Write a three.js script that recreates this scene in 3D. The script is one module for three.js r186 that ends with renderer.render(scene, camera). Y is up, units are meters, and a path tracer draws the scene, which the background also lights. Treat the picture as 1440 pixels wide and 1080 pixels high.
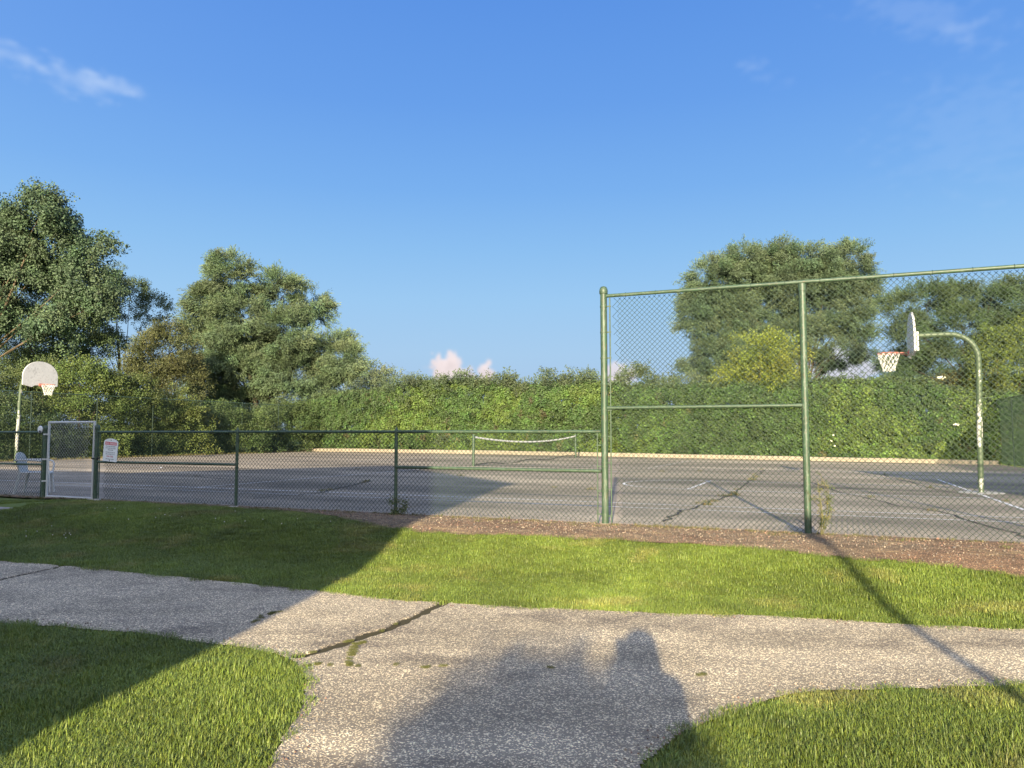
import * as THREE from 'three';
import { mergeGeometries } from 'three/addons/utils/BufferGeometryUtils.js';
import { RoundedBoxGeometry } from 'three/addons/geometries/RoundedBoxGeometry.js';
import { MarchingCubes } from 'three/addons/objects/MarchingCubes.js';

// ---------------------------------------------------------------- camera, sky, sun, exposure
const scene = new THREE.Scene();
const EYE = 1.19;                                    // metres above the court; the path lies lower
const FPX = 1060, HORIZON = 610;                     // focal length and horizon in pixels of the 1440 x 1080 photograph
const camera = new THREE.PerspectiveCamera(2 * Math.atan(540 / FPX) * 180 / Math.PI, 4 / 3, 0.05, 3000);
const PITCH = Math.atan((HORIZON - 540) / FPX);
camera.position.set(0, EYE, 0);
camera.rotation.set(PITCH, 0, 0);
scene.add(camera);

const EXPOSURE = 2.6;
const renderer = new THREE.WebGLRenderer({ antialias: true });
renderer.toneMapping = THREE.LinearToneMapping;
renderer.toneMappingExposure = EXPOSURE;
renderer.shadowMap.enabled = true;

const SUN_EL = 15 * Math.PI / 180, SUN_TAN = 0.15;   // shadows run SUN_TAN to the right for each metre away from the camera
const sunDir = new THREE.Vector3(-SUN_TAN, 0, 1).normalize().multiplyScalar(Math.cos(SUN_EL)).setY(Math.sin(SUN_EL));
const sun = new THREE.DirectionalLight(new THREE.Color().setRGB(1, 0.84, 0.585), 5);
sun.position.copy(sunDir).multiplyScalar(120).add(new THREE.Vector3(0, 0, -20));
sun.target.position.set(0, 0, -20);
sun.castShadow = true; sun.shadow.radius = 1.15;
sun.shadow.mapSize.set(4096, 4096);
Object.assign(sun.shadow.camera, { left: -60, right: 60, top: 60, bottom: -60, near: 1, far: 300 });
scene.add(sun, sun.target);

// ---------------------------------------------------------------- numbers
function rng(seed) { let a = seed >>> 0; return () => { a = (a + 0x6D2B79F5) | 0; let t = Math.imul(a ^ (a >>> 15), 1 | a); t = (t + Math.imul(t ^ (t >>> 7), 61 | t)) ^ t; return ((t ^ (t >>> 14)) >>> 0) / 4294967296; }; }
function hash2(x, y, s = 0) { let h = Math.imul(x, 374761393) ^ Math.imul(y, 668265263) ^ Math.imul(s + 11, 2147483647 ^ 0x5bd1e995); h = Math.imul(h ^ (h >>> 13), 1274126177); h ^= h >>> 16; return (h >>> 0) / 4294967296; }
const sm = (t) => t * t * (3 - 2 * t), clamp = (x, a = 0, b = 1) => Math.min(b, Math.max(a, x)), lerp = (a, b, t) => a + (b - a) * t;
const step = (a, b, x) => sm(clamp((x - a) / (b - a)));
function noise(x, y, s = 0) {
  const xi = Math.floor(x), yi = Math.floor(y), fx = sm(x - xi), fy = sm(y - yi);
  return lerp(lerp(hash2(xi, yi, s), hash2(xi + 1, yi, s), fx), lerp(hash2(xi, yi + 1, s), hash2(xi + 1, yi + 1, s), fx), fy);
}
function fbm(x, y, s = 0, n = 4) { let a = 0, w = 0.5, t = 0; for (let i = 0; i < n; i++) { a += w * noise(x, y, s + i); t += w; x *= 2.03; y *= 2.03; w *= 0.5; } return a / t; }
const lin = (c) => { c /= 255; return c <= 0.04045 ? c / 12.92 : Math.pow((c + 0.055) / 1.055, 2.4); };

// ---------------------------------------------------------------- sky: clear evening air with a few clouds
{
  const W = 2048, H = 1024, data = new Float32Array(W * H * 4), D = Math.PI / 180;
  const stops = [[-90, 150, 165, 180], [-2, 174, 195, 222], [0, 178, 200, 227], [3, 172, 201, 232], [6, 169, 205, 238], [10, 157, 202, 242], [13.7, 141, 192, 241], [18, 122, 177, 239], [24, 104, 160, 234], [32, 88, 145, 227], [45, 66, 122, 210], [60, 52, 104, 195], [90, 45, 96, 185]]
    .map(([e, r, g, b]) => [e, lin(r), lin(g), lin(b)]);
  const sunAz = Math.atan2(sunDir.x, -sunDir.z);
  // clouds: azimuth to the right of the view, elevation, half width, half height, strength, tilt, raggedness
  const puffs = [[-4.9, 4.75, 1.35, 1.3, 1, 0, 0.7], [-4.2, 3.9, 1.9, 0.9, 0.9, 0, 0.7], [-2.0, 4.5, 0.65, 0.95, 0.95, 0, 0.6], [-0.4, 3.5, 1.4, 0.45, 0.4, 0, 0.6], [8.2, 4.4, 1.5, 0.95, 0.75, 0, 0.7], [6.6, 3.6, 2.2, 0.6, 0.5, 0, 0.7], [23.5, 4.9, 2.6, 1.2, 0.6, 0, 0.7], [-38, 4.4, 3, 1.2, 0.7, 0, 0.7], [40, 4.6, 4, 1.4, 0.7, 0, 0.7],
    [-36, 23.2, 4.4, 0.6, 0.42, 0.05, 1.1], [-31, 22.6, 2.6, 0.75, 0.42, 0.1, 1.2], [-28.6, 22.5, 1.2, 0.6, 0.3, 0, 1.2], [-27.3, 22.6, 0.75, 0.5, 0.36, 0, 1.1], [18.1, 25.4, 0.9, 0.45, 0.22, 0.1, 1.2], [19.3, 24.6, 1.2, 0.5, 0.1, 0.3, 1.3], [29.5, 26.6, 4.2, 1.1, 0.16, 0.35, 1.2], [31.5, 25.2, 1.3, 0.5, 0.22, -0.2, 1.2], [33, 19, 5, 3.2, 0.1, 0, 1.4],
    [70, 26, 9, 1.5, 0.3, 0.1, 1.4], [-95, 20, 11, 1.5, 0.3, -0.1, 1.4], [120, 30, 8, 2, 0.3, 0.2, 1.4], [-140, 33, 9, 1.6, 0.3, -0.2, 1.4]];
  for (let j = 0; j < H; j++) {
    const el = ((j + 0.5) / H - 0.5) * 180;
    let k = 0; while (k < stops.length - 2 && el > stops[k + 1][0]) k++;
    const t = clamp((el - stops[k][0]) / (stops[k + 1][0] - stops[k][0]));
    for (let i = 0; i < W; i++) {
      const th = ((i + 0.5) / W - 0.5) * 2 * Math.PI, x = Math.cos(th), z = Math.sin(th);
      const az = Math.atan2(x, -z) / D;
      const c = [1, 2, 3].map((q) => lerp(stops[k][q], stops[k + 1][q], t));
      // the air round the low sun is paler and brighter
      const ce = Math.cos(el * D), dot = ce * Math.cos(SUN_EL) * Math.cos(az * D - sunAz) + Math.sin(el * D) * Math.sin(SUN_EL);
      const g = 1.55 * Math.pow(clamp(dot * 0.5 + 0.5), 3) + 0.9 * Math.pow(clamp(dot), 24);
      c[0] += g * 0.95; c[1] += g * 0.86; c[2] += g * 0.66;
      if (el > 0 && el < 45) for (const [a, e, w, h, s, tilt, rag] of puffs) {
        let da = az - a, de = el - e; if (Math.abs(da) > w * 2.6 + 3) continue;
        const xx = da * Math.cos(tilt) - de * Math.sin(tilt), yy = da * Math.sin(tilt) + de * Math.cos(tilt);
        const n = fbm(az * (rag > 1 ? 1.1 : 2.3) + 40, el * (rag > 1 ? 2.6 : 2.6) + 9, 5, 5) - 0.5;
        const r = Math.hypot(xx / w, yy / h) + n * 2.0 * rag;
        const m = s * (rag > 1 ? sm(clamp((1.5 - r) / 1.5)) : sm(clamp((1.12 - r) / 0.35)));
        if (m <= 0) continue;
        const lit = rag > 1 ? [0.5, 0.66, 0.95] : [0.92, 0.8, 0.8], top = rag > 1 ? 1 : 0.9 + 0.18 * clamp(yy / h) + n * 0.3;
        for (let q = 0; q < 3; q++) c[q] = lerp(c[q], lit[q] * top, m);
      }
      const o = (j * W + i) * 4;
      data[o] = c[0] / EXPOSURE; data[o + 1] = c[1] / EXPOSURE; data[o + 2] = c[2] / EXPOSURE; data[o + 3] = 1;
    }
  }
  const sky = new THREE.DataTexture(data, W, H, THREE.RGBAFormat, THREE.FloatType);
  sky.mapping = THREE.EquirectangularReflectionMapping;
  sky.magFilter = sky.minFilter = THREE.LinearFilter;
  sky.needsUpdate = true;
  scene.background = sky; scene.environment = sky;
}

// ---------------------------------------------------------------- the place: court frame and terrain
// u runs along the near fence (to the right and towards the camera), v across the court (away from the camera)
const TH = 22.5 * Math.PI / 180, CU = Math.cos(TH), SU = Math.sin(TH), P0 = { x: 1.22, z: -9.95 };
const W3 = (u, v, y = 0) => new THREE.Vector3(P0.x + u * CU + v * SU, y, P0.z + u * SU - v * CU);
const toUV = (x, z) => { const dx = x - P0.x, dz = z - P0.z; return [dx * CU + dz * SU, dx * SU - dz * CU]; };
const ROT_U = -TH, ROT_V = Math.PI / 2 - TH;          // rotation.y that turns local +x into u or v
const PATH_Y = -0.27;
const courtY = (u, v) => -0.3 * clamp(v / 33) * Math.pow(clamp((u + 30) / 40), 1.6);      // the court drains to its far right corner
function height(x, z) {
  const v = toUV(x, z)[1];
  const bank = sm(clamp((-v - 0.75) / 2.2));
  const bump = v < -0.6 ? (fbm(x * 0.9, z * 0.9, 31, 3) - 0.5) * 0.05 * bank * (1 - bank) * 4 : 0;
  return PATH_Y * bank + bump + (v > 0 ? courtY(toUV(x, z)[0], v) : 0);
}
function ray(px, py) {
  const d = new THREE.Vector3((px - 720) / FPX, (540 - py) / FPX, -1).normalize();
  return d.applyAxisAngle(new THREE.Vector3(1, 0, 0), PITCH);
}
function ground(px, py) {                              // where a line of sight meets the terrain
  const d = ray(px, py); let h = PATH_Y, p = null;
  for (let i = 0; i < 12; i++) { const t = (h - EYE) / d.y; p = new THREE.Vector3(d.x * t, h, d.z * t); h = lerp(h, height(p.x, p.z), 0.7); }
  return p;
}
function onPath(px, py) { const d = ray(px, py), t = (PATH_Y - EYE) / d.y; return [d.x * t, d.z * t]; }
function at(px, py, depth) { const d = ray(px, py), t = depth / -d.z; return new THREE.Vector3(d.x * t, EYE + d.y * t, d.z * t); }
function inside(poly, x, z) {
  let c = false;
  for (let i = 0, j = poly.length - 1; i < poly.length; j = i++) { const [xi, zi] = poly[i], [xj, zj] = poly[j]; if ((zi > z) !== (zj > z) && x < (xj - xi) * (z - zi) / (zj - zi) + xi) c = !c; }
  return c;
}
function segDist(line, x, z) {
  let best = 1e9;
  for (let i = 0; i + 1 < line.length; i++) {
    const [ax, az] = line[i], [bx, bz] = line[i + 1], dx = bx - ax, dz = bz - az, t = clamp(((x - ax) * dx + (z - az) * dz) / (dx * dx + dz * dz));
    best = Math.min(best, Math.hypot(x - ax - dx * t, z - az - dz * t));
  }
  return best;
}

// ---------------------------------------------------------------- naming and building helpers
const taken = new Map();
function numbered(name) { const n = taken.get(name) ?? 0; taken.set(name, n + 1); return n ? `${name}_${String(n).padStart(3, '0')}` : name; }
function tag(o, label, category, group) { o.userData.label = label; o.userData.category = category; if (group) o.userData.group = group; return o; }
function thing(name, label, category, pos = [0, 0, 0], turn = 0, group) {
  const g = new THREE.Group(); g.name = numbered(name); g.position.set(...(pos.isVector3 ? pos.toArray() : pos)); g.rotation.y = turn; scene.add(g);
  return tag(g, label, category, group);
}
function mesh(name, geo, mat, parent = scene) {
  if (Array.isArray(geo)) geo = merged(geo);
  const m = new THREE.Mesh(geo, mat); m.name = parent === scene ? numbered(name) : name; m.castShadow = m.receiveShadow = true; parent.add(m); return m;
}
function merged(list) {
  list = list.map((g) => { g = g.index ? g.toNonIndexed() : g; return g; });
  const keys = ['position', 'normal', 'uv', 'color'].filter((k) => list.every((g) => g.attributes[k]));
  for (const g of list) for (const k of Object.keys(g.attributes)) if (!keys.includes(k)) g.deleteAttribute(k);
  return mergeGeometries(list);
}
const structure = (o) => { o.userData.kind = 'structure'; return o; };
const stuff = (o) => { o.userData.kind = 'stuff'; return o; };
const rgb = (r, g, b) => new THREE.Color().setRGB(r, g, b);
const mat = (c, roughness = 0.7, extra = {}) => new THREE.MeshStandardMaterial({ color: rgb(...c), roughness, side: THREE.DoubleSide, ...extra });
const V = (x, y, z) => new THREE.Vector3(x, y, z);
function bar(a, b, r, r2 = r, seg = 8, open = true) {
  const d = b.clone().sub(a), g = new THREE.CylinderGeometry(r2, r, d.length(), seg, 1, open);
  g.applyQuaternion(new THREE.Quaternion().setFromUnitVectors(V(0, 1, 0), d.normalize()));
  const m = a.clone().add(b).multiplyScalar(0.5); return g.translate(m.x, m.y, m.z);
}
function box(x0, x1, y0, y1, z0, z1) { return new THREE.BoxGeometry(x1 - x0, y1 - y0, z1 - z0).translate((x0 + x1) / 2, (y0 + y1) / 2, (z0 + z1) / 2); }
function tube(pts, r, seg = 24, rad = 8) { return new THREE.TubeGeometry(new THREE.CatmullRomCurve3(pts), seg, r, rad, false); }
function taper(pts, r0, r1, seg = 10, rad = 7) {
  const curve = new THREE.CatmullRomCurve3(pts), g = new THREE.TubeGeometry(curve, seg, 1, rad, false), p = g.attributes.position;
  for (let i = 0; i <= seg; i++) {
    const c = curve.getPointAt(i / seg), r = lerp(r0, r1, Math.pow(i / seg, 0.8));
    for (let j = 0; j <= rad; j++) { const k = i * (rad + 1) + j; p.setXYZ(k, c.x + (p.getX(k) - c.x) * r, c.y + (p.getY(k) - c.y) * r, c.z + (p.getZ(k) - c.z) * r); }
  }
  g.computeVertexNormals(); return g;
}
function paint(g, f) {                                  // vertex colours from a function of position
  const p = g.attributes.position, c = new Float32Array(p.count * 3);
  for (let i = 0; i < p.count; i++) { const k = f(p.getX(i), p.getY(i), p.getZ(i), i); c[i * 3] = k[0]; c[i * 3 + 1] = k[1]; c[i * 3 + 2] = k[2]; }
  g.setAttribute('color', new THREE.BufferAttribute(c, 3)); return g;
}
function texture(w, h, f, srgb = true, repeat = 1) {
  const d = new Uint8Array(w * h * 4);
  for (let j = 0; j < h; j++) for (let i = 0; i < w; i++) { const c = f(i, j), o = (j * w + i) * 4; d[o] = c[0]; d[o + 1] = c[1]; d[o + 2] = c[2]; d[o + 3] = 255; }
  const t = new THREE.DataTexture(d, w, h); t.wrapS = t.wrapT = THREE.RepeatWrapping; t.magFilter = THREE.LinearFilter; t.minFilter = THREE.LinearMipmapLinearFilter; t.generateMipmaps = true;
  if (srgb) t.colorSpace = THREE.SRGBColorSpace; t.repeat.set(repeat, repeat); t.needsUpdate = true; return t;
}
function uvXZ(g, s = 1) { const p = g.attributes.position, uv = new Float32Array(p.count * 2); for (let i = 0; i < p.count; i++) { uv[i * 2] = p.getX(i) * s; uv[i * 2 + 1] = p.getZ(i) * s; } g.setAttribute('uv', new THREE.BufferAttribute(uv, 2)); return g; }
function gridGeo(xs, zs, y, keep = () => true) {        // a sheet on a grid of lines; keep(cx, cz) says which cells stay
  const nx = xs.length, nz = zs.length, id = new Int32Array(nx * nz).fill(-1), pos = [], idx = [];
  const vert = (i, j) => { const k = j * nx + i; if (id[k] < 0) { id[k] = pos.length / 3; pos.push(xs[i], y(xs[i], zs[j]), zs[j]); } return id[k]; };
  for (let j = 0; j + 1 < nz; j++) for (let i = 0; i + 1 < nx; i++) if (keep((xs[i] + xs[i + 1]) / 2, (zs[j] + zs[j + 1]) / 2)) {
    const a = vert(i, j), b = vert(i + 1, j), c = vert(i, j + 1), d = vert(i + 1, j + 1); idx.push(a, c, b, b, c, d);
  }
  const g = new THREE.BufferGeometry(); g.setAttribute('position', new THREE.Float32BufferAttribute(pos, 3)); g.setIndex(idx); g.computeVertexNormals(); return g;
}
const range = (a, b, s) => { const n = Math.max(1, Math.round((b - a) / s)); return Array.from({ length: n + 1 }, (_, i) => a + (b - a) * i / n); };
const joined = (...r) => [...new Set(r.flat().map((x) => Math.round(x * 1e5) / 1e5))].sort((a, b) => a - b);

// ---------------------------------------------------------------- ground outlines
const farEdge = [[0, 790], [100, 797], [200, 808], [320, 819], [430, 830], [560, 845], [630, 849], [700, 853], [800, 858], [900, 863], [1000, 866], [1100, 868], [1250, 878], [1350, 883], [1440, 887]].map((p) => onPath(...p));
const leftNear = [[0, 877], [110, 885], [200, 893], [330, 910], [390, 922], [418, 938], [427, 965], [424, 1000], [405, 1030], [388, 1058], [383, 1080]].map((p) => onPath(...p));
const rightNear = [[905, 1080], [930, 1056], [958, 1036], [1000, 1016], [1060, 992], [1110, 978], [1160, 972], [1300, 970], [1440, 966]].map((p) => onPath(...p));
const ext = (a, b, L) => { const d = Math.hypot(b[0] - a[0], b[1] - a[1]); return [b[0] + (b[0] - a[0]) / d * L, b[1] + (b[1] - a[1]) / d * L]; };
const pathPoly = [ext(farEdge[2], farEdge[0], 22), ...farEdge, ext(farEdge[11], farEdge[14], 14), ext(rightNear[6], rightNear[8], 14), ...[...rightNear].reverse(), [0.72, -1.5], [0.7, 9], [-1.25, 9], [-1.2, -1.5], ...[...leftNear].reverse(), ext(leftNear[2], leftNear[0], 22)];
const grassEdge = [[140, 702], [240, 707], [335, 712], [430, 717], [490, 724], [545, 734], [600, 740], [720, 746], [850, 752], [1000, 760], [1132, 769], [1300, 783], [1440, 797]].map((p) => { const q = ground(...p); return toUV(q.x, q.z); });
function dirtV(u) {                                    // how far the bare strip reaches out from the fence
  const e = grassEdge; let v;
  if (u <= e[0][0]) v = e[0][1]; else if (u >= e[e.length - 1][0]) v = e[e.length - 1][1];
  else { let i = 0; while (u > e[i + 1][0]) i++; v = lerp(e[i][1], e[i + 1][1], (u - e[i][0]) / (e[i + 1][0] - e[i][0])); }
  return v - 0.3 + (fbm(u * 2.3, 3, 77, 3) - 0.5) * 0.2;
}
const padPoly = [[-30, 722], [0, 719], [48, 710], [84, 708], [60, 705.5], [0, 709], [-30, 711]].map((p) => { const q = ground(...p); return [q.x, q.z]; });
const isLawn = (x, z) => { const [u, v] = toUV(x, z), jx = (fbm(x * 6, z * 6, 15, 2) - 0.5) * 0.16, jz = (fbm(x * 6, z * 6, 17, 2) - 0.5) * 0.16; return v < dirtV(u) && !inside(pathPoly, x + jx, z + jz) && !inside(padPoly, x, z); };

function sheetUV(us, vs, y, keep) { const g = gridGeo(us, vs, y, keep), p = g.attributes.position; for (let i = 0; i < p.count; i++) { const q = W3(p.getX(i), p.getZ(i)); p.setXYZ(i, q.x, p.getY(i), q.z); } const ix = g.index.array; for (let i = 0; i < ix.length; i += 3) { const t = ix[i]; ix[i] = ix[i + 1]; ix[i + 1] = t; } g.computeVertexNormals(); return g; }

// ---------------------------------------------------------------- ground sheet
const soilTex = texture(512, 512, (i, j) => { const n = 0.6 * hash2(i, j, 3) + 0.4 * noise(i / 6, j / 6, 9); return [84 + 50 * n, 104 + 50 * n, 42 + 26 * n]; });
{
  const xs = joined(range(-900, -60, 60), range(-60, -14, 2), range(-14, 12, 0.2), range(12, 60, 2), range(60, 900, 60));
  const zs = joined(range(-1500, -90, 60), range(-90, -16, 2), range(-16, 2, 0.2), range(2, 60, 2), range(60, 600, 60));
  const g = uvXZ(gridGeo(xs, zs, (x, z) => { const [u, v] = toUV(x, z); return height(x, z) - (v > -0.2 ? 0.03 : 0); }), 1);
  paint(g, (x, y, z) => { if (inside(pathPoly, x, z)) return [0.3, 0.17, 0.26]; const n = fbm(x * 0.5, z * 0.5, 4), d = fbm(x * 0.05, z * 0.05, 8); return [0.5 + 0.3 * n + 0.15 * d, 0.55 + 0.3 * n, 0.5 + 0.2 * n]; });
  structure(mesh('ground', g, new THREE.MeshStandardMaterial({ map: soilTex, vertexColors: true, roughness: 1, side: THREE.DoubleSide })));
}

// ---------------------------------------------------------------- path of worn exposed-aggregate asphalt
let aggregate, aggregateBump;
{
  const N = 2048, r = rng(71), col = new Float32Array(N * N * 3), hgt = new Float32Array(N * N);
  for (let i = 0; i < N * N; i++) { const n = 0.75 + 0.5 * r(); col[i * 3] = 0.25 * n; col[i * 3 + 1] = 0.216 * n; col[i * 3 + 2] = 0.16 * n; hgt[i] = 0.2 * r(); }
  for (let s = 0; s < 88000; s++) {                     // stones 3 to 11 mm across, 1.17 mm a pixel
    const cx = r() * N, cy = r() * N, a = 1.4 + 3.2 * r() * r() + r(), b = a * (0.55 + 0.4 * r()), ang = r() * 3.14, ca = Math.cos(ang), sa = Math.sin(ang);
    const pale = r(), w = 0.68 + 0.44 * r(), tone = pale < 0.62 ? [0.9 * w, 0.775 * w, 0.53 * w] : pale < 0.85 ? [0.68 * w, 0.57 * w, 0.38 * w] : [0.38 * w, 0.3 * w, 0.21 * w];
    const R = Math.ceil(a);
    for (let y = -R; y <= R; y++) for (let x = -R; x <= R; x++) {
      const p = (x * ca + y * sa) / a, q = (-x * sa + y * ca) / b, d = p * p + q * q; if (d > 1) continue;
      const k = (((cy + y) | 0) & (N - 1)) * N + (((cx + x) | 0) & (N - 1)), sp = 0.92 + 0.16 * r();
      col[k * 3] = tone[0] * sp; col[k * 3 + 1] = tone[1] * sp; col[k * 3 + 2] = tone[2] * sp; hgt[k] = 0.45 + 0.5 * Math.sqrt(1 - d);
    }
  }
  const s8 = (x) => 255 * Math.min(1, x <= 0.0031308 ? 12.92 * x : 1.055 * Math.pow(x, 1 / 2.4) - 0.055);
  aggregate = texture(N, N, (i, j) => { const k = (j * N + i) * 3; return [s8(col[k]), s8(col[k + 1]), s8(col[k + 2])]; });
  aggregateBump = texture(N, N, (i, j) => { const h = 255 * Math.min(1, hgt[j * N + i]); return [h, h, h]; }, false);
}
const pathCracks = [
  { pts: [[418, 925], [447, 919], [480, 908], [510, 897], [545, 887], [575, 873], [600, 860], [626, 848]], w: 0.04, d: 0.024 },
  { pts: [[-20, 821], [20, 812], [50, 806], [72, 801], [88, 796]], w: 0.026, d: 0.022 },
  { pts: [[428, 938], [500, 938], [600, 940], [690, 942], [800, 941], [870, 944], [950, 948], [1005, 952]], w: 0.006, d: 0.004 },
  { pts: [[505, 905], [497, 920], [492, 938]], w: 0.006, d: 0.004 },
  { pts: [[350, 880], [372, 868], [392, 862]], w: 0.006, d: 0.004 }
].map((c, i) => { const r = rng(300 + i), p = c.pts.map((q) => onPath(...q)), out = []; for (let k = 0; k + 1 < p.length; k++) for (let t = 0; t < 4; t++) out.push([lerp(p[k][0], p[k + 1][0], t / 4) + (r() - 0.5) * 0.03, lerp(p[k][1], p[k + 1][1], t / 4) + (r() - 0.5) * 0.03]); out.push(p[p.length - 1]); return { ...c, line: out, box: [Math.min(...out.map((q) => q[0])) - 0.1, Math.max(...out.map((q) => q[0])) + 0.1, Math.min(...out.map((q) => q[1])) - 0.1, Math.max(...out.map((q) => q[1])) + 0.1] }; });
const crackAt = (x, z) => { let d = 0; for (const c of pathCracks) if (x > c.box[0] && x < c.box[1] && z > c.box[2] && z < c.box[3]) { const s = segDist(c.line, x, z), w = c.w * (0.6 + 0.9 * noise(x * 9, z * 9, 5)); d = Math.max(d, c.d * step(w * 1.15 + 0.004, w * 0.45, s)); } return d; };
{
  const xs = joined(range(-30, -8, 0.5), range(-8, 6, 0.02), range(6, 22, 0.5)), zs = joined(range(-15, -10, 0.5), range(-10, -2.6, 0.02), range(-2.6, 9, 0.2));
  const g = uvXZ(gridGeo(xs, zs, (x, z) => PATH_Y + 0.011 - crackAt(x, z) + (fbm(x * 3, z * 3, 14, 3) - 0.5) * 0.008, (x, z) => inside(pathPoly, x + (noise(x * 5, z * 5, 2) - 0.5) * 0.05, z + (noise(x * 5, z * 5, 6) - 0.5) * 0.05)), 1 / 3.3);
  paint(g, (x, y, z) => {
    const c = crackAt(x, z) > 0.006 ? 0.13 : 1, n = fbm(x * 1.1, z * 2.2, 21, 5), f = fbm(x * 7, z * 7, 25, 3), k = (0.98 + 0.4 * step(0.28, 0.72, n) + 0.34 * (f - 0.5)) * c;
    const bare = step(0.6, 0.78, fbm(x * 1.7 + 5, z * 3 + 9, 51, 4)) * 0.3;     // places worn down to the dark binder
    return [k * (1 - bare), k * (0.985 - bare), k * (0.95 - bare * 0.9)];
  });
  structure(mesh('path', g, new THREE.MeshStandardMaterial({ map: aggregate, bumpMap: aggregateBump, bumpScale: 0.004, vertexColors: true, roughness: 0.95, side: THREE.DoubleSide })));
}

// ---------------------------------------------------------------- bare strip of red-brown grit along the fence, and the concrete pad by the gate
{
  const us = joined(range(-24, -13, 0.3), range(-13, 8, 0.05), range(8, 16, 0.3)), vs = range(-2.6, 0.16, 0.05);
  const g = sheetUV(us, vs, (u, v) => { const p = W3(u, v); return height(p.x, p.z) + 0.006 + 0.02 * fbm(u * 5, v * 7, 44, 4) * step(0.12, -0.1, v); }, (u, v) => v > dirtV(u) - 0.05);
  uvXZ(g, 1 / 3.4);
  paint(g, (x, y, z) => {
    const [u, v] = toUV(x, z), red = step(0.38, 0.6, fbm(u * 0.7, v * 1.6, 61, 4)) * step(-6.5, 0.5, u + 2 * noise(u, 1, 4)), f = 0.35 + 1.1 * fbm(u * 7, v * 11, 65, 4), straw = step(0.62, 0.75, fbm(u * 2.2, v * 9, 69, 4));
    const a = [0.62, 0.52, 0.44], b = [0.6, 0.42, 0.33], c = [1.15, 0.97, 0.68];
    return a.map((q, i) => lerp(lerp(q, b[i], red * 0.85), c[i], straw * 0.55) * f);
  });
  structure(mesh('dirt_strip', g, new THREE.MeshStandardMaterial({ map: aggregate, bumpMap: aggregateBump, bumpScale: 0.008, vertexColors: true, roughness: 1, side: THREE.DoubleSide })));
  const s = new THREE.Shape(padPoly.map(([x, z]) => new THREE.Vector2(x, -z)));
  const pad = new THREE.ExtrudeGeometry(s, { depth: 0.07, bevelEnabled: false }).rotateX(-Math.PI / 2), y0 = height(padPoly[1][0], padPoly[1][1]);
  pad.translate(0, y0 - 0.035, 0); uvXZ(pad, 0.5);
  structure(mesh('concrete_walk', pad, new THREE.MeshStandardMaterial({ color: rgb(0.42, 0.4, 0.37), map: texture(256, 256, (i, j) => { const n = 190 + 40 * noise(i / 9, j / 9, 2) + 25 * hash2(i, j, 4); return [n, n * 0.98, n * 0.95]; }), roughness: 0.9, side: THREE.DoubleSide })));
}

// ---------------------------------------------------------------- court: old asphalt, aprons, worn lines, cracks
const U0 = -30, U1 = 10.4, VF = 33;
const asphaltTex = texture(1024, 1024, (i, j) => { const n = 0.55 * hash2(i, j, 1) + 0.3 * noise(i / 4, j / 4, 3) + 0.3 * noise(i / 23, j / 23, 5), k = 78 + 92 * n; return [k, k * 0.985, k * 0.955]; });
const paleTex = texture(512, 512, (i, j) => { const n = 0.5 * hash2(i, j, 1) + 0.5 * noise(i / 6, j / 6, 3), k = 150 + 70 * n; return [k, k * 0.98, k * 0.94]; });
{
  const g = uvXZ(sheetUV(range(U0, U1, 0.3), range(0.02, VF - 1.6, 0.2), (u, v) => 0.006 + courtY(u, v)), 1 / 2.5);
  paint(g, (x, y, z) => {
    const [u, v] = toUV(x, z), streak = fbm(u * 0.22, v * 1.1, 90, 5), spot = fbm(u * 1.5, v * 1.5, 95, 3), pale = step(0.5, 0.72, fbm(u * 0.12 + 4, v * 0.5, 99, 4));
    const k = 0.22 + 1.55 * streak + 0.5 * (spot - 0.5) + 0.45 * pale;
    return [k * 1.02, k, k * 0.96];
  });
  structure(mesh('court_surface', g, new THREE.MeshStandardMaterial({ map: asphaltTex, color: rgb(1, 0.9, 0.74), vertexColors: true, roughness: 0.92, side: THREE.DoubleSide })));
  const a = uvXZ(sheetUV(range(U0, U1, 0.3), range(VF - 1.6, VF + 0.3, 0.19), (u, v) => 0.012 + 0.012 * noise(u * 2, v * 3, 7) + courtY(u, v)), 1 / 2.5);
  paint(a, (x, y, z) => { const [u, v] = toUV(x, z), n = 0.75 + 0.5 * fbm(u * 0.8, v * 2, 12, 4); return [n, n * 0.95, n * 0.86]; });
  structure(mesh('concrete_apron', a, new THREE.MeshStandardMaterial({ color: rgb(0.8, 0.74, 0.63), map: paleTex, vertexColors: true, roughness: 0.95, side: THREE.DoubleSide })));
}
const lineWear = texture(512, 64, (i, j) => { const n = fbm(i / 22, j / 9, 33, 4), k = n > 0.3 + 0.14 * noise(i / 60, 2, 8) ? 255 : 90 * n; return [k, k, k]; }, false);
const lineMat = new THREE.MeshStandardMaterial({ color: rgb(0.74, 0.74, 0.72), alphaMap: lineWear, transparent: true, roughness: 0.8, side: THREE.DoubleSide });
const faintWear = texture(512, 64, (i, j) => { const n = fbm(i / 30, j / 9, 133, 4), k = n > 0.5 ? 230 : 60 * n; return [k, k, k]; }, false);
const faintMat = lineMat.clone(); faintMat.alphaMap = faintWear;
const lineSets = { basketball: [], faint: [] };
function fineLine(pts) { const out = []; for (let i = 0; i + 1 < pts.length; i++) { const n = Math.max(1, Math.ceil(Math.hypot(pts[i + 1][0] - pts[i][0], pts[i + 1][1] - pts[i][1]) / 0.8)); for (let k = 0; k < n; k++) out.push([lerp(pts[i][0], pts[i + 1][0], k / n), lerp(pts[i][1], pts[i + 1][1], k / n)]); } out.push(pts[pts.length - 1]); return out; }
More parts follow.
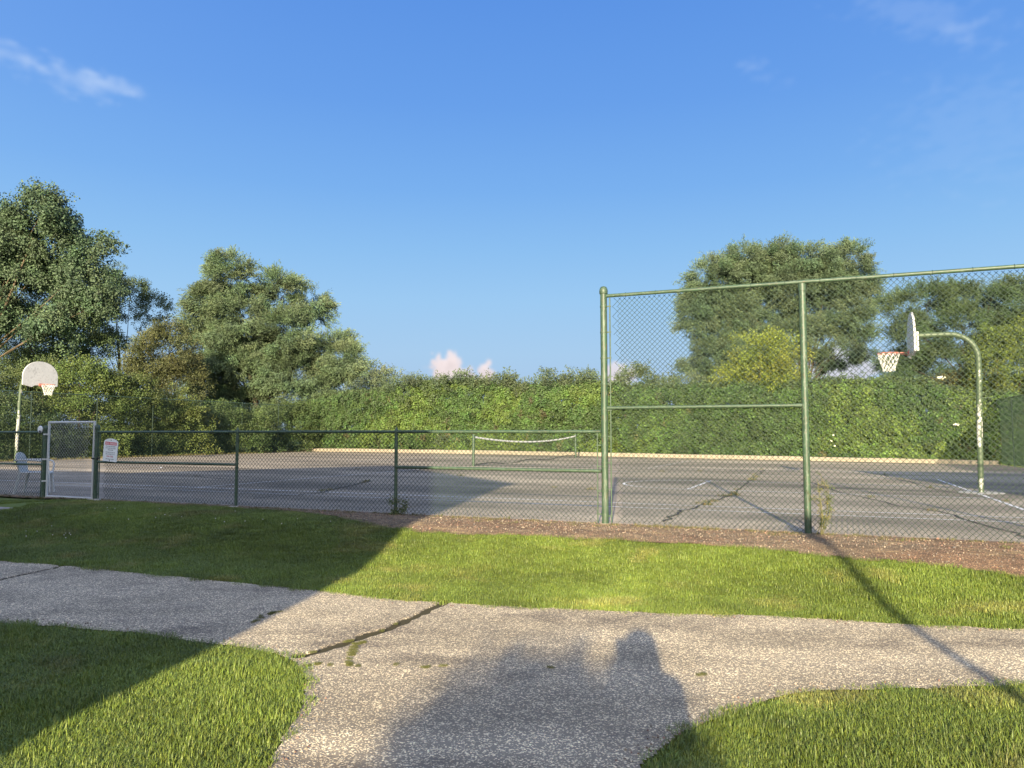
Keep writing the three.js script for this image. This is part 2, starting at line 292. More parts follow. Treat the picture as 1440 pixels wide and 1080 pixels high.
function stripe(pts, w, set = 'basketball', y = 0.0115) {       // pts in [u, v]
  pts = fineLine(pts); w *= 1.2;
  const pos = [], uv = [], idx = []; let s = set.length + pts[0][0];
  pts.forEach(([u, v], i) => {
    const a = pts[Math.max(0, i - 1)], b = pts[Math.min(pts.length - 1, i + 1)], L = Math.hypot(b[0] - a[0], b[1] - a[1]), nx = -(b[1] - a[1]) / L * w / 2, nv = (b[0] - a[0]) / L * w / 2;
    if (i) s += Math.hypot(u - pts[i - 1][0], v - pts[i - 1][1]);
    for (const k of [1, -1]) { const q = W3(u + nx * k, v + nv * k, y + courtY(u, v)); pos.push(q.x, q.y, q.z); uv.push(s * 0.5, k > 0 ? 0.9 : 0.1); }
    if (i) { const o = i * 2; idx.push(o - 2, o - 1, o, o, o - 1, o + 1); }
  });
  const g = new THREE.BufferGeometry(); g.setAttribute('position', new THREE.Float32BufferAttribute(pos, 3)); g.setAttribute('uv', new THREE.Float32BufferAttribute(uv, 2)); g.setIndex(idx); g.computeVertexNormals();
  if (lineSets[set]) lineSets[set].push(g); return g;
}
const BV = 9.1, BR = 5.6, BL = -26.1;                             // the basketball court: middle line and both base lines
stripe([[BL, 3.25], [BR, 3.25]], 0.055); stripe([[-2, 2.5], [U1 - 1, 2.5]], 0.055); stripe([[-14, 2.5], [-2, 2.5]], 0.05, 'faint'); stripe([[BL, 14.95], [BR, 14.95]], 0.055, 'faint');
stripe([[BR, 3.28], [BR, 8.8]], 0.06); stripe([[BR, 9.4], [BR, 14.9]], 0.06); stripe([[BL, 3.28], [BL, 14.9]], 0.06); stripe([[(BL + BR) / 2, 3.28], [(BL + BR) / 2, 14.9]], 0.055);
for (const [b, s] of [[BR, -1], [BL, 1]]) {
  const f = b + s * 5.75; stripe([[f, BV - 1.8], [f, BV + 1.8]], 0.06);
  for (const q of [-1.8, 1.8]) stripe([[b + s * 0.04, BV + q], [f - s * 0.04, BV + q]], 0.055, q < 0 ? 'basketball' : 'faint');
  stripe(Array.from({ length: 25 }, (_, i) => { const a = -Math.PI / 2 + Math.PI * i / 24; return [f + s * 0.035 + s * 1.8 * Math.cos(a), BV + 1.8 * Math.sin(a)]; }), 0.055);
}
for (const v of [17.9, 19.3, 26.6, 28]) stripe([[-21.7, v], [2, v]], 0.05, 'faint');
for (const u of [-21.7, -16.2, -3.4, 2]) stripe([[u, 18], [u, 27.9]], 0.05, 'faint');
structure(mesh('court_line_paint', lineSets.basketball.map((g) => g.toNonIndexed()), lineMat));
structure(mesh('faded_line_paint', lineSets.faint.map((g) => g.toNonIndexed()), faintMat));
const courtCracks = [
  [[935, 735], [952, 722], [975, 715], [1000, 706], [1030, 696], [1045, 684], [1062, 672], [1075, 661]],
  [[1135, 678], [1200, 698], [1270, 713], [1330, 722], [1400, 744], [1460, 760]],
  [[1005, 699], [1045, 697]], [[1165, 656], [1240, 668], [1330, 692], [1420, 706]],
  [[350, 702], [410, 697], [450, 694], [490, 684], [520, 677]], [[700, 688], [770, 686], [845, 690]], [[330, 665], [420, 666], [540, 658]],
  [[560, 672], [640, 670], [720, 668], [800, 664]], [[880, 664], [980, 663], [1090, 666]], [[200, 668], [280, 671], [330, 676]]
].map((c, i) => { const r = rng(500 + i), out = []; const p = c.map((q) => { const w = ground(...q); return toUV(w.x, w.z); }); for (let k = 0; k + 1 < p.length; k++) for (let t = 0; t < 6; t++) out.push([lerp(p[k][0], p[k + 1][0], t / 6) + (r() - 0.5) * 0.12, lerp(p[k][1], p[k + 1][1], t / 6) + (r() - 0.5) * 0.12]); out.push(p[p.length - 1]); return out; });
structure(mesh('court_crack_filler', courtCracks.map((c, i) => stripe(c, [0.032, 0.026, 0.022, 0.024, 0.036, 0.026, 0.03, 0.03, 0.03, 0.03][i], '', 0.0165).toNonIndexed()), mat([0.035, 0.034, 0.033], 0.9)));
// low concrete kerb along the foot of the hedge
{
  const us = range(U0 + 0.3, U1 - 0.2, 0.35), prof = [[-0.92, -0.05], [-0.91, 0.2], [-0.88, 0.225], [-0.55, 0.23], [-0.5, 0.0]], pos = [], idx = [], n = prof.length;
  us.forEach((u, i) => { prof.forEach(([dv, y]) => { const q = W3(u, VF + dv + 0.05 * (noise(u * 1.5, 1, 5) - 0.5), y + courtY(u, VF) + 0.03 * (noise(u * 0.9, 4, 6) - 0.5) * (y > 0.1 ? 1 : 0)); pos.push(q.x, q.y, q.z); }); if (i) for (let k = 0; k + 1 < n; k++) { const a = (i - 1) * n + k; idx.push(a, a + n, a + 1, a + 1, a + n, a + n + 1); } });
  const g = new THREE.BufferGeometry(); g.setAttribute('position', new THREE.Float32BufferAttribute(pos, 3)); g.setIndex(idx); const gg = g.toNonIndexed(); gg.computeVertexNormals(); uvXZ(gg, 0.6);
  paint(gg, (x, y, z) => { const n = 0.75 + 0.5 * fbm(x * 1.3, z * 1.3 + y * 3, 66, 4); return [n, n * 0.97, n * 0.92]; });
  structure(mesh('concrete_kerb', gg, new THREE.MeshStandardMaterial({ color: rgb(0.56, 0.52, 0.45), map: paleTex, vertexColors: true, roughness: 0.95, side: THREE.DoubleSide })));
}
// loose grit, small stones and straw on the bare strip and along the path edges
{
  const r = rng(641), g = new THREE.IcosahedronGeometry(1, 0), p = g.attributes.position; for (let i = 0; i < p.count; i++) { const k = 0.75 + 0.5 * hash2(Math.round(p.getX(i) * 50), Math.round(p.getY(i) * 50 + p.getZ(i) * 90), 3); p.setXYZ(i, p.getX(i) * k, p.getY(i) * k * 0.6, p.getZ(i) * k); } g.computeVertexNormals();
  const put = []; 
  for (let i = 0; i < 14000; i++) { const u = -12.5 + 21 * r(), v = dirtV(u) + (0.1 - dirtV(u)) * r(), q = W3(u, v); put.push([q.x, height(q.x, q.z) + 0.022, q.z, 0.003 + 0.007 * r() * r() + (r() < 0.012 ? 0.008 : 0)]); }
  const edges = [farEdge, leftNear, rightNear]; for (let i = 0; i < 700; i++) { const e = edges[(r() * 3) | 0], k = (r() * (e.length - 1)) | 0, t = r(), x = lerp(e[k][0], e[k + 1][0], t) + (r() - 0.5) * 0.3, z = lerp(e[k][1], e[k + 1][1], t) + (r() - 0.5) * 0.3; if (inside(pathPoly, x, z)) put.push([x, PATH_Y + 0.014, z, 0.003 + 0.005 * r()]); }
  const m = new THREE.InstancedMesh(g, new THREE.MeshStandardMaterial({ roughness: 0.95 }), put.length), M = new THREE.Matrix4();
  put.forEach(([x, y, z, s], i) => { M.compose(V(x, y, z), new THREE.Quaternion().setFromEuler(new THREE.Euler(r() * 6, r() * 6, r() * 6)), V(s, s, s)); m.setMatrixAt(i, M); const k = 0.5 + 0.7 * r(), c = r(); m.setColorAt(i, c < 0.45 ? rgb(0.33 * k, 0.27 * k, 0.2 * k) : c < 0.75 ? rgb(0.26 * k, 0.16 * k, 0.12 * k) : rgb(0.2 * k, 0.18 * k, 0.16 * k)); });
  m.name = 'loose_grit'; m.castShadow = m.receiveShadow = true; scene.add(stuff(m)); tag(m, 'loose pale and reddish grit along the foot of the fence and path edges', 'grit');
}

// ---------------------------------------------------------------- fences
const flaky = texture(512, 512, (i, j) => { const n = fbm(i / 45, j / 30, 3, 5), f = fbm(i / 14 + 40, j / 9, 13, 4), chip = f > 0.69, rust = fbm(i / 10, j / 8 + 70, 23, 4) > 0.72, k = 0.72 + 0.5 * n; return rust ? [92, 74, 56] : chip ? [98, 112, 98] : [57 * k, 80 * k, 60 * k]; }, true, 1);
flaky.repeat.set(1, 3);
const greenPaint = new THREE.MeshPhysicalMaterial({ map: flaky, roughness: 0.5, clearcoat: 0.15, clearcoatRoughness: 0.5, side: THREE.DoubleSide });
const wireGreen = mat([0.025, 0.05, 0.032], 0.6);
const galvanised = mat([0.55, 0.56, 0.56], 0.45);
const wireGrey = mat([0.38, 0.39, 0.39], 0.5);
const footingMat = mat([0.42, 0.4, 0.36], 0.95);

// diagonal wires of a chain-link panel, L long and from y0 to y1; the wires bulge a little and cross over and under
function chainLink(L, y0, y1, r = 0.0026, pitch = 0.066, seed = 1, sides = 3) {
  const H = y1 - y0, pos = [], idx = [], steps = Math.max(1, Math.round(H / 0.24));
  const bulge = (x, y) => (fbm(x * 0.9, y * 1.3, seed, 2) - 0.5) * 0.05;
  for (const dir of [1, -1]) for (let s = -H + (dir > 0 ? 0 : 0.5 * pitch); s < L + H; s += pitch) {
    const pts = [];
    for (let i = 0; i <= steps * 2; i++) { const t = H * i / (steps * 2), xx = dir > 0 ? s + t : s + H - t; if (xx < 0 || xx > L) continue; pts.push([xx, y0 + t, bulge(xx, y0 + t) + dir * r * 1.05]); }
    if (pts.length < 2) continue;
    const base = pos.length / 3;
    pts.forEach(([x, y, z], i) => {
      for (let k = 0; k < sides; k++) { const a = k / sides * Math.PI * 2, c = Math.cos(a) * r, q = Math.sin(a) * r; pos.push(x + c * 0.7071, y - dir * c * 0.7071, z + q); }
      if (i) for (let k = 0; k < sides; k++) { const a = base + (i - 1) * sides + k, b = base + (i - 1) * sides + (k + 1) % sides; idx.push(a, b, a + sides, b, b + sides, a + sides); }
    });
  }
  const g = new THREE.BufferGeometry(); g.setAttribute('position', new THREE.Float32BufferAttribute(pos, 3)); g.setIndex(idx); g.computeVertexNormals(); return g;
}
function postGeo(x, h, r, cap) {                       // a pipe with a dome or an eye top
  const prof = [[r, -0.25], [r, h]];
  if (cap === 'dome') prof.push([r * 1.22, h], [r * 1.25, h + r * 0.9], [r * 1.15, h + r * 1.5], [r * 0.8, h + r * 2.1], [0.001, h + r * 2.35]);
  else if (cap === 'eye') prof.push([r * 1.15, h], [r * 1.15, h + 0.035], [r * 0.7, h + 0.06], [0.008, h + 0.085], [0.001, h + 0.1]);
  else prof.push([0.001, h]);
  return new THREE.LatheGeometry(prof.map(([a, b]) => new THREE.Vector2(a, b)), 14).translate(x, 0, 0);
}
function bandGeo(x, y, r, reach) {                     // a tension band: a collar and its tab
  const g = [new THREE.CylinderGeometry(r + 0.004, r + 0.004, 0.022, 14, 1, true).translate(x, y, 0), box(Math.min(x, x + reach), Math.max(x, x + reach), y - 0.008, y + 0.008, -0.005, 0.005)]; return g;
}
function rail(parent, name, x0, x1, y, r, m = greenPaint, z = 0) {
  const n = Math.max(1, Math.round((x1 - x0) / 3)), geos = [];
  geos.push(bar(V(x0, y, z), V(x1, y, z), r, r, 12, false).toNonIndexed());
  for (let i = 1; i <= n - 1 + 0; i++) { const x = lerp(x0, x1, i / n); geos.push(bar(V(x - 0.07, y, z), V(x + 0.07, y, z), r * 1.12, r * 1.12, 12, true).toNonIndexed()); }
  return mesh(name, geos, m, parent);
}
function ties(parent, xs, y, r, z = 0) { return stuff(mesh('tie_wire', xs.map((x) => new THREE.TorusGeometry(r + 0.004, 0.0022, 5, 10).rotateY(Math.PI / 2).translate(x, y, z)), wireGreen, parent)); }

// the low fence, right of the gate
const POST = [-9.36, -6.16, -3.17, 0];
{
  const f = thing('chain_link_fence', 'waist-high green chain-link fence between the gate and the tall corner post', 'fence', W3(POST[0], 0), ROT_U);
  const L = 0 - POST[0], X = (u) => u - POST[0];
  mesh('post', postGeo(0, 1.27, 0.037, 'dome'), greenPaint, f);
  mesh('post', postGeo(X(POST[1]), 1.205, 0.025, 'eye'), greenPaint, f); mesh('post', postGeo(X(POST[2]), 1.205, 0.025, 'eye'), greenPaint, f);
  rail(f, 'top_rail', 0.03, L - 0.05, 1.22, 0.021);
  rail(f, 'middle_rail', 0.03, X(POST[1]) - 0.01, 0.69, 0.021); rail(f, 'middle_rail', X(POST[2]) + 0.01, L - 0.05, 0.7, 0.023);
  mesh('tension_bar', bar(V(L - 0.1, 0.03, 0), V(L - 0.1, 1.2, 0), 0.009), greenPaint, f); mesh('tension_bar', bar(V(0.08, 0.03, 0), V(0.08, 1.2, 0), 0.009), greenPaint, f);
  for (const y of [0.12, 0.8, 1.2]) mesh('tension_band', bandGeo(0, y, 0.037, 0.09), greenPaint, f);
  stuff(mesh('chain_link_mesh', chainLink(L - 0.15, 0.035, 1.2, 0.0033, 0.068, 3).translate(0.08, 0, -0.055), wireGreen, f));
  ties(f, range(0.4, L - 0.3, 0.45), 1.22, 0.022);
  mesh('footing', new THREE.CylinderGeometry(0.1, 0.13, 0.05, 14).scale(1.2, 1, 0.9).translate(0.02, 0.012, 0.03), footingMat, f);
  mesh('footing', new THREE.CylinderGeometry(0.08, 0.11, 0.035, 12).translate(X(POST[1]), 0.01, 0.04), footingMat, f);
}
// the low fence, left of the gate
const GU = -10.7;
{
  const L = 16, f = thing('chain_link_fence', 'waist-high green chain-link fence on the chair side of the gate', 'fence', W3(GU - L, 0), ROT_U);
  mesh('post', postGeo(L, 1.26, 0.037, 'dome'), greenPaint, f);
  for (let x = L - 3.1; x > 0; x -= 3.05) mesh('post', postGeo(x, 1.205, 0.025, 'eye'), greenPaint, f);
  rail(f, 'top_rail', 0, L - 0.03, 1.22, 0.021); rail(f, 'middle_rail', L - 3.09, L - 0.03, 0.62, 0.021);
  stuff(mesh('chain_link_mesh', chainLink(L - 0.1, 0.035, 1.2, 0.0033, 0.068, 8).translate(0, 0, -0.055), wireGreen, f));
  mesh('tension_bar', bar(V(L - 0.08, 0.03, 0), V(L - 0.08, 1.2, 0), 0.009), greenPaint, f);
  for (const y of [0.14, 1.12]) mesh('tension_band', bandGeo(L, y, 0.037, -0.09), greenPaint, f);
}
// the gate
{
  const w = POST[0] - GU, f = thing('gate', 'grey galvanised chain-link gate between two green gate posts', 'gate', W3(GU, 0, 0), ROT_U);
  const x0 = 0.085, x1 = w - 0.075, y0 = 0.04, y1 = 1.40, r = 0.021;
  mesh('stile', bar(V(x0, y0 - r, 0), V(x0, y1 + r, 0), r, r, 12, false), galvanised, f); mesh('stile', bar(V(x1, y0 - r, 0), V(x1, y1 + r, 0), r, r, 12, false), galvanised, f);
  mesh('gate_rail', bar(V(x0 + r, y1, 0), V(x1 - r, y1, 0), r * 0.96, r * 0.96, 12, false), galvanised, f); mesh('gate_rail', bar(V(x0 + r, y0, 0), V(x1 - r, y0, 0), r * 0.96, r * 0.96, 12, false), galvanised, f);
  stuff(mesh('chain_link_mesh', chainLink(x1 - x0 - 0.08, y0 + 0.02, y1 - 0.02, 0.0026, 0.068, 12).translate(x0 + 0.04, 0, 0.022), wireGrey, f));
  for (const y of [0.32, 0.72, 1.18]) mesh('hinge', [new THREE.CylinderGeometry(0.042, 0.042, 0.03, 12, 1, true).translate(0, y, 0), box(0.03, x0, y - 0.012, y + 0.012, -0.01, 0.01), new THREE.CylinderGeometry(0.025, 0.025, 0.04, 10, 1, true).translate(x0, y, 0)], galvanised, f);
  mesh('bent_rod', tube([V(x0 + 0.05, 0.78, 0.02), V(x0 + 0.06, 0.6, 0.03), V(x0 + 0.11, 0.42, 0.04), V(x0 + 0.12, 0.12, 0.03)], 0.011, 16, 6), mat([0.6, 0.6, 0.58], 0.5), f);
  mesh('latch', [box(x1 - 0.03, w + 0.05, 0.74, 0.765, -0.03, 0.03), new THREE.TorusGeometry(0.04, 0.011, 6, 14).rotateX(Math.PI / 2).translate(w - 0.03, 0.755, 0)], mat([0.03, 0.03, 0.03], 0.5), f);
}
// the tall corner fence
{
  const L = 8.6, f = thing('tall_chain_link_fence', 'tall green chain-link fence panels with a domed corner post beside the low fence', 'fence', W3(0, 0), ROT_U);
  const H = 3.02, X2 = 2.47, X3 = 5.55;
  mesh('corner_post', postGeo(0, H + 0.03, 0.045, 'dome'), greenPaint, f);
  for (const x of [X2, X3, L]) { const p = mesh('post', postGeo(x, H - 0.02, 0.041, 'flat'), greenPaint, f); mesh('collar', new THREE.CylinderGeometry(0.046, 0.046, 0.08, 14, 1, true).translate(x, H - 0.07, 0), greenPaint, p); }
  rail(f, 'top_rail', 0.04, L, H, 0.024);
  rail(f, 'middle_rail', 0.04, X2 - 0.035, 1.53, 0.021);
  for (const x of [X2 - 0.1, 0.04]) mesh('rail_collar', bar(V(x, 1.53, 0), V(x + 0.07, 1.53, 0), 0.026, 0.026, 12, true), greenPaint, f);
  mesh('tension_bar', bar(V(0.085, 0.03, 0), V(0.085, H - 0.03, 0), 0.0095), greenPaint, f);
  for (let i = 0; i < 9; i++) mesh('tension_band', bandGeo(0, 0.12 + i * 0.345, 0.045, 0.1), greenPaint, f);
  for (const y of [0.12, 0.42, 0.74, 1.02]) mesh('tension_band', bandGeo(0, y + 0.02, 0.0455, -0.11), greenPaint, f);
  stuff(mesh('chain_link_mesh', chainLink(L - 0.1, 0.03, H - 0.02, 0.0034, 0.066, 21).translate(0.085, 0, -0.075), wireGreen, f));
  ties(f, range(0.3, L, 0.4), H, 0.025); ties(f, [2.47, 2.47, 2.47].map((x, i) => x - 0.0 + i * 0.001), 1.9, 0.02);
  mesh('base_grout', new THREE.CylinderGeometry(0.06, 0.1, 0.03, 14).translate(0, 0.008, 0), mat([0.3, 0.24, 0.17], 1), f);
}
// fences round the far sides
function sideFence(pos, turn, L, H, label, gap, r) {
  const f = thing('tall_chain_link_fence', label, 'fence', pos, turn);
  const n = Math.round(L / gap);
  for (let i = 0; i <= n; i++) mesh('post', postGeo(L * i / n, H, 0.024, 'dome'), wireGreen, f);
  mesh('top_rail', bar(V(0, H, 0), V(L, H, 0), 0.021, 0.021, 8), greenPaint, f);
  stuff(mesh('chain_link_mesh', chainLink(L, 0.04, H, r, 0.066, 30 + n).translate(0, 0, 0.03), wireGreen, f));
  return f;
}
sideFence(W3(U0, 0), ROT_V, VF, 3.05, 'tall green chain-link fence in front of the shrubs behind the white fan-shaped backboard', 3.3, 0.0021);
sideFence(W3(U1, 8, -0.24), ROT_V, VF - 8, 3.05, 'tall green chain-link side fence seen edge-on past the curved hoop pole', 3.1, 0.0034);
sideFence(W3(U0 + 0.1, VF + 0.32, -0.1), ROT_U, U1 - U0 - 0.2, 3.05, 'tall green chain-link fence overgrown by the long vine hedge', 3.4, 0.0026);

// ---------------------------------------------------------------- sign on the low fence
{
  const W = 0.345, H = 0.405, s = new THREE.Shape();
  s.moveTo(-W / 2, -H / 2); s.lineTo(W / 2, -H / 2); s.lineTo(W / 2, H / 2 - 0.055); s.quadraticCurveTo(W * 0.3, H / 2, 0, H / 2); s.quadraticCurveTo(-W * 0.3, H / 2, -W / 2, H / 2 - 0.055); s.closePath();
  const cv = document.createElement('canvas'); cv.width = 690; cv.height = 810; const c = cv.getContext('2d');
  c.fillStyle = '#e9ebec'; c.fillRect(0, 0, 690, 810);
  c.fillStyle = '#c9364b'; c.fillRect(62, 128, 566, 104);
  c.textAlign = 'center'; c.textBaseline = 'middle';
  c.fillStyle = '#f1e9ea'; c.font = 'bold 84px sans-serif'; c.fillText('DOG OWNERS', 345, 182, 530);
  c.fillStyle = '#33383f'; c.font = 'bold 52px sans-serif';
  [['YOU ARE REQUIRED', 282], ['TO CLEAN UP AFTER', 345], ['YOUR DOG', 408], ['FAILURE TO DO SO', 492], ['WILL RESULT IN A', 555]].forEach(([t, y]) => c.fillText(t, 345, y, 530));
  c.fillStyle = '#b3304a'; c.font = 'bold 78px sans-serif'; c.fillText('$50 FINE', 345, 634, 380);
  c.fillStyle = '#33383f'; c.font = 'bold 52px sans-serif'; c.fillText('NO EXCEPTIONS', 345, 728, 460);
  const t = new THREE.CanvasTexture(cv); t.colorSpace = THREE.SRGBColorSpace;
  const sg = thing('sign', 'white arched dog rules sign with red heading hung on the low fence', 'sign', W3(-8.97, -0.035, 0.905), ROT_U);
  const face = new THREE.ShapeGeometry(s, 10), p = face.attributes.position, uv = face.attributes.uv;
  for (let i = 0; i < p.count; i++) uv.setXY(i, p.getX(i) / W + 0.5, p.getY(i) / H + 0.5);
  const tilt = -0.075;
  mesh('plate', new THREE.ExtrudeGeometry(s, { depth: 0.005, bevelEnabled: false, curveSegments: 10 }).rotateZ(tilt), mat([0.72, 0.73, 0.74], 0.4), sg);
  mesh('printed_face', face.translate(0, 0, 0.0075).rotateZ(tilt), new THREE.MeshStandardMaterial({ map: t, roughness: 0.35 }), sg);
  for (const y of [-H / 2 + 0.02, H / 2 - 0.03]) mesh('bolt', new THREE.SphereGeometry(0.009, 8, 6).scale(1, 1, 0.5).translate(0, y, 0.009).rotateZ(tilt), mat([0.05, 0.05, 0.05], 0.4, { metalness: 0.6 }), sg);
}
// ---------------------------------------------------------------- white disc by the gate post
{
  const o = thing('round_reflector', 'small white round disc fixed on top of the fence beside the gate post', 'reflector', W3(GU - 0.115, -0.03, 1.235), ROT_U);
  mesh('dish', new THREE.LatheGeometry([[0.001, 0.012], [0.045, 0.016], [0.066, 0.006], [0.07, -0.006], [0.001, -0.008]].map(([a, b]) => new THREE.Vector2(a, b)), 24).rotateX(Math.PI / 2).translate(0, 0.035, 0), mat([0.75, 0.76, 0.78], 0.35), o);
  mesh('clip', box(-0.012, 0.035, -0.03, 0.02, 0.012, 0.022), mat([0.1, 0.1, 0.11], 0.5), o);
}
// ---------------------------------------------------------------- plastic chair
{
  const white = mat([0.62, 0.62, 0.6], 0.5), ch = thing('plastic_chair', 'white plastic armchair inside the court by the gate', 'chair', W3(-12.0, 0.75, 0.006), 0.22);
  // local +x is the way the chair faces
  const seat = new RoundedBoxGeometry(0.46, 0.03, 0.46, 3, 0.014).translate(0.02, 0.41, 0);
  mesh('seat', [seat, new RoundedBoxGeometry(0.05, 0.05, 0.44, 3, 0.02).translate(0.24, 0.395, 0)], white, ch);
  const s = new THREE.Shape(); s.moveTo(-0.2, 0); s.lineTo(-0.235, 0.28); s.quadraticCurveTo(-0.2, 0.4, 0, 0.41); s.quadraticCurveTo(0.2, 0.4, 0.235, 0.28); s.lineTo(0.2, 0); s.closePath();
  for (let i = 0; i < 5; i++) { const hx = -0.14 + 0.07 * i, h = new THREE.Path(); h.moveTo(hx - 0.016, 0.07); h.lineTo(hx + 0.016, 0.07); h.lineTo(hx + 0.016, 0.31); h.lineTo(hx - 0.016, 0.31); h.closePath(); s.holes.push(h); }
  mesh('backrest', new THREE.ExtrudeGeometry(s, { depth: 0.018, bevelEnabled: true, bevelSize: 0.006, bevelThickness: 0.006, bevelSegments: 2 }).rotateY(Math.PI / 2).rotateZ(0.22).translate(-0.22, 0.41, 0), white, ch);
  for (const z of [-1, 1]) {
    mesh('armrest', [tube([V(-0.3, 0.66, z * 0.235), V(-0.05, 0.66, z * 0.265), V(0.2, 0.635, z * 0.26), V(0.245, 0.6, z * 0.25), V(0.24, 0.41, z * 0.225)], 0.018, 20, 7).scale(1, 1, 1)], white, ch);
    mesh('leg', taper([V(0.22, 0.41, z * 0.21), V(0.24, 0.2, z * 0.23), V(0.265, 0, z * 0.245)], 0.034, 0.022, 8, 8), white, ch);
    mesh('leg', taper([V(-0.2, 0.41, z * 0.2), V(-0.24, 0.2, z * 0.22), V(-0.285, 0, z * 0.235)], 0.036, 0.024, 8, 8), white, ch);
  }
}
// ---------------------------------------------------------------- basketball hoops
const poleMat = new THREE.MeshStandardMaterial({ vertexColors: true, roughness: 0.5, side: THREE.DoubleSide });
const netMat = mat([0.72, 0.72, 0.68], 0.8), rimMat = mat([0.46, 0.17, 0.13], 0.6), boardMat = new THREE.MeshPhysicalMaterial({ color: rgb(0.6, 0.6, 0.6), map: texture(256, 256, (i, j) => { const n = 232 + 22 * fbm(i / 30, j / 30, 4, 4) - (fbm(i / 16, j / 16, 14, 3) > 0.68 ? 22 : 0); return [n, n, n * 0.985]; }), roughness: 0.4, side: THREE.DoubleSide });
function hoop(u, v, turn, label, worn, lean, seed) {
  const o = thing('basketball_hoop', label, 'basketball hoop', W3(u, v, 0.006 + courtY(u, v)), turn, 'basketball hoops at the two ends of the court');
  // local +x points out over the court; rim at 3.05 m
  const h = 3.42, bend = 0.55, reach = 1.1;
  const curve = [V(0, -0.2, 0), V(lean * 0.4, 1.2, 0), V(lean, h - bend, 0)];
  for (let i = 1; i <= 8; i++) { const a = Math.PI / 2 * i / 8; curve.push(V(lean + bend * (1 - Math.cos(a)), h - bend + bend * Math.sin(a), 0)); }
  curve.push(V(reach, h, 0));
  const g = new THREE.TubeGeometry(new THREE.CatmullRomCurve3(curve, false, 'centripetal'), 220, 0.057, 14, false);
  paint(g, (x, y, z) => {
    const n = fbm(Math.atan2(z, x - lean * 0.5) * 1.5 + 9, y * 5, seed, 4), w = n + worn(y);
    return w > 0.62 ? [0.4, 0.4, 0.36] : [0.058 + 0.02 * n, 0.09 + 0.02 * n, 0.052];
  });
  mesh('pole', g, poleMat, o);
  mesh('base_plate', new THREE.CylinderGeometry(0.42, 0.46, 0.016, 22).translate(0, 0.004, 0), mat([0.36, 0.35, 0.31], 0.95), o);
  // fan-shaped board
  const s = new THREE.Shape(); s.moveTo(-0.69, -0.3); s.lineTo(-0.69, 0.1); s.bezierCurveTo(-0.62, 0.42, -0.35, 0.6, 0, 0.6); s.bezierCurveTo(0.35, 0.6, 0.62, 0.42, 0.69, 0.1); s.lineTo(0.69, -0.3); s.lineTo(0.33, -0.37); s.lineTo(0.22, -0.3); s.lineTo(-0.22, -0.3); s.lineTo(-0.33, -0.37); s.closePath();
  const bg = new THREE.ExtrudeGeometry(s, { depth: 0.026, bevelEnabled: true, bevelSize: 0.012, bevelThickness: 0.01, bevelSegments: 3, curveSegments: 18 }).rotateY(Math.PI / 2).translate(reach + 0.1, 3.33, 0);
  mesh('backboard', bg, boardMat, o);
  const br = mesh('bracket', [box(reach - 0.02, reach + 0.02, 3.08, 3.5, -0.12, 0.12), box(reach + 0.02, reach + 0.09, 3.42, 3.48, -0.1, 0.1), box(reach + 0.02, reach + 0.09, 3.1, 3.16, -0.1, 0.1)], mat([0.42, 0.44, 0.42], 0.5), o);
  const rx = reach + 0.2 + 0.15 + 0.23, ry = 3.05;
  mesh('rim', [new THREE.TorusGeometry(0.228, 0.0105, 8, 36).rotateX(Math.PI / 2).translate(rx, ry, 0), box(reach + 0.17, reach + 0.19, ry - 0.06, ry + 0.05, -0.09, 0.09), bar(V(reach + 0.19, ry, 0.06), V(rx - 0.2, ry, 0.1), 0.009), bar(V(reach + 0.19, ry, -0.06), V(rx - 0.2, ry, -0.1), 0.009), bar(V(reach + 0.19, ry - 0.06, 0), V(rx - 0.2, ry - 0.01, 0), 0.009)], rimMat, o);
  const strands = [], n = 12, rows = 6, R = (k) => [0.224, 0.2, 0.172, 0.15, 0.134, 0.126][k], Y = (k) => -[0, 0.1, 0.19, 0.27, 0.34, 0.4][k], rr = rng(seed);
  const P = (k, i) => { const a = (i + (k % 2) * 0.5) / n * Math.PI * 2; return V(rx + R(k) * Math.cos(a) + 0.006 * Math.sin(i * 7 + k), ry + Y(k) + 0.01 * Math.sin(i * 5 + k * 3), R(k) * Math.sin(a)); };
  for (let k = 0; k + 1 < rows; k++) for (let i = 0; i < n; i++) { strands.push(bar(P(k, i), P(k + 1, i), 0.0055, 0.0055, 5)); strands.push(bar(P(k, i), P(k + 1, i + (k % 2 ? 1 : -1)), 0.0055, 0.0055, 5)); }
  mesh('net', strands, netMat, o);
  return o;
}
hoop(BR + 0.12, BV, ROT_U + Math.PI, 'basketball hoop on a green gooseneck pole, backboard edge-on behind the tall fence', (y) => y > 0.95 && y < 2.0 ? 0.0 + 0.2 * step(0.95, 1.1, y) * step(2.0, 1.5, y) : y < 0.3 && y > 0.02 ? 0.1 : y > 2.2 && y < 2.9 ? -0.02 : -0.25, -0.05, 41);
hoop(BL - 0.1, BV + 0.9, ROT_U, 'basketball hoop with its white fan-shaped backboard facing the court beyond the gate', (y) => y > 0.55 && y < 2.2 ? -0.02 + 0.2 * step(2.2, 1.6, y) : y > 2.2 && y < 2.9 ? 0.0 : -0.25, 0.12, 57);

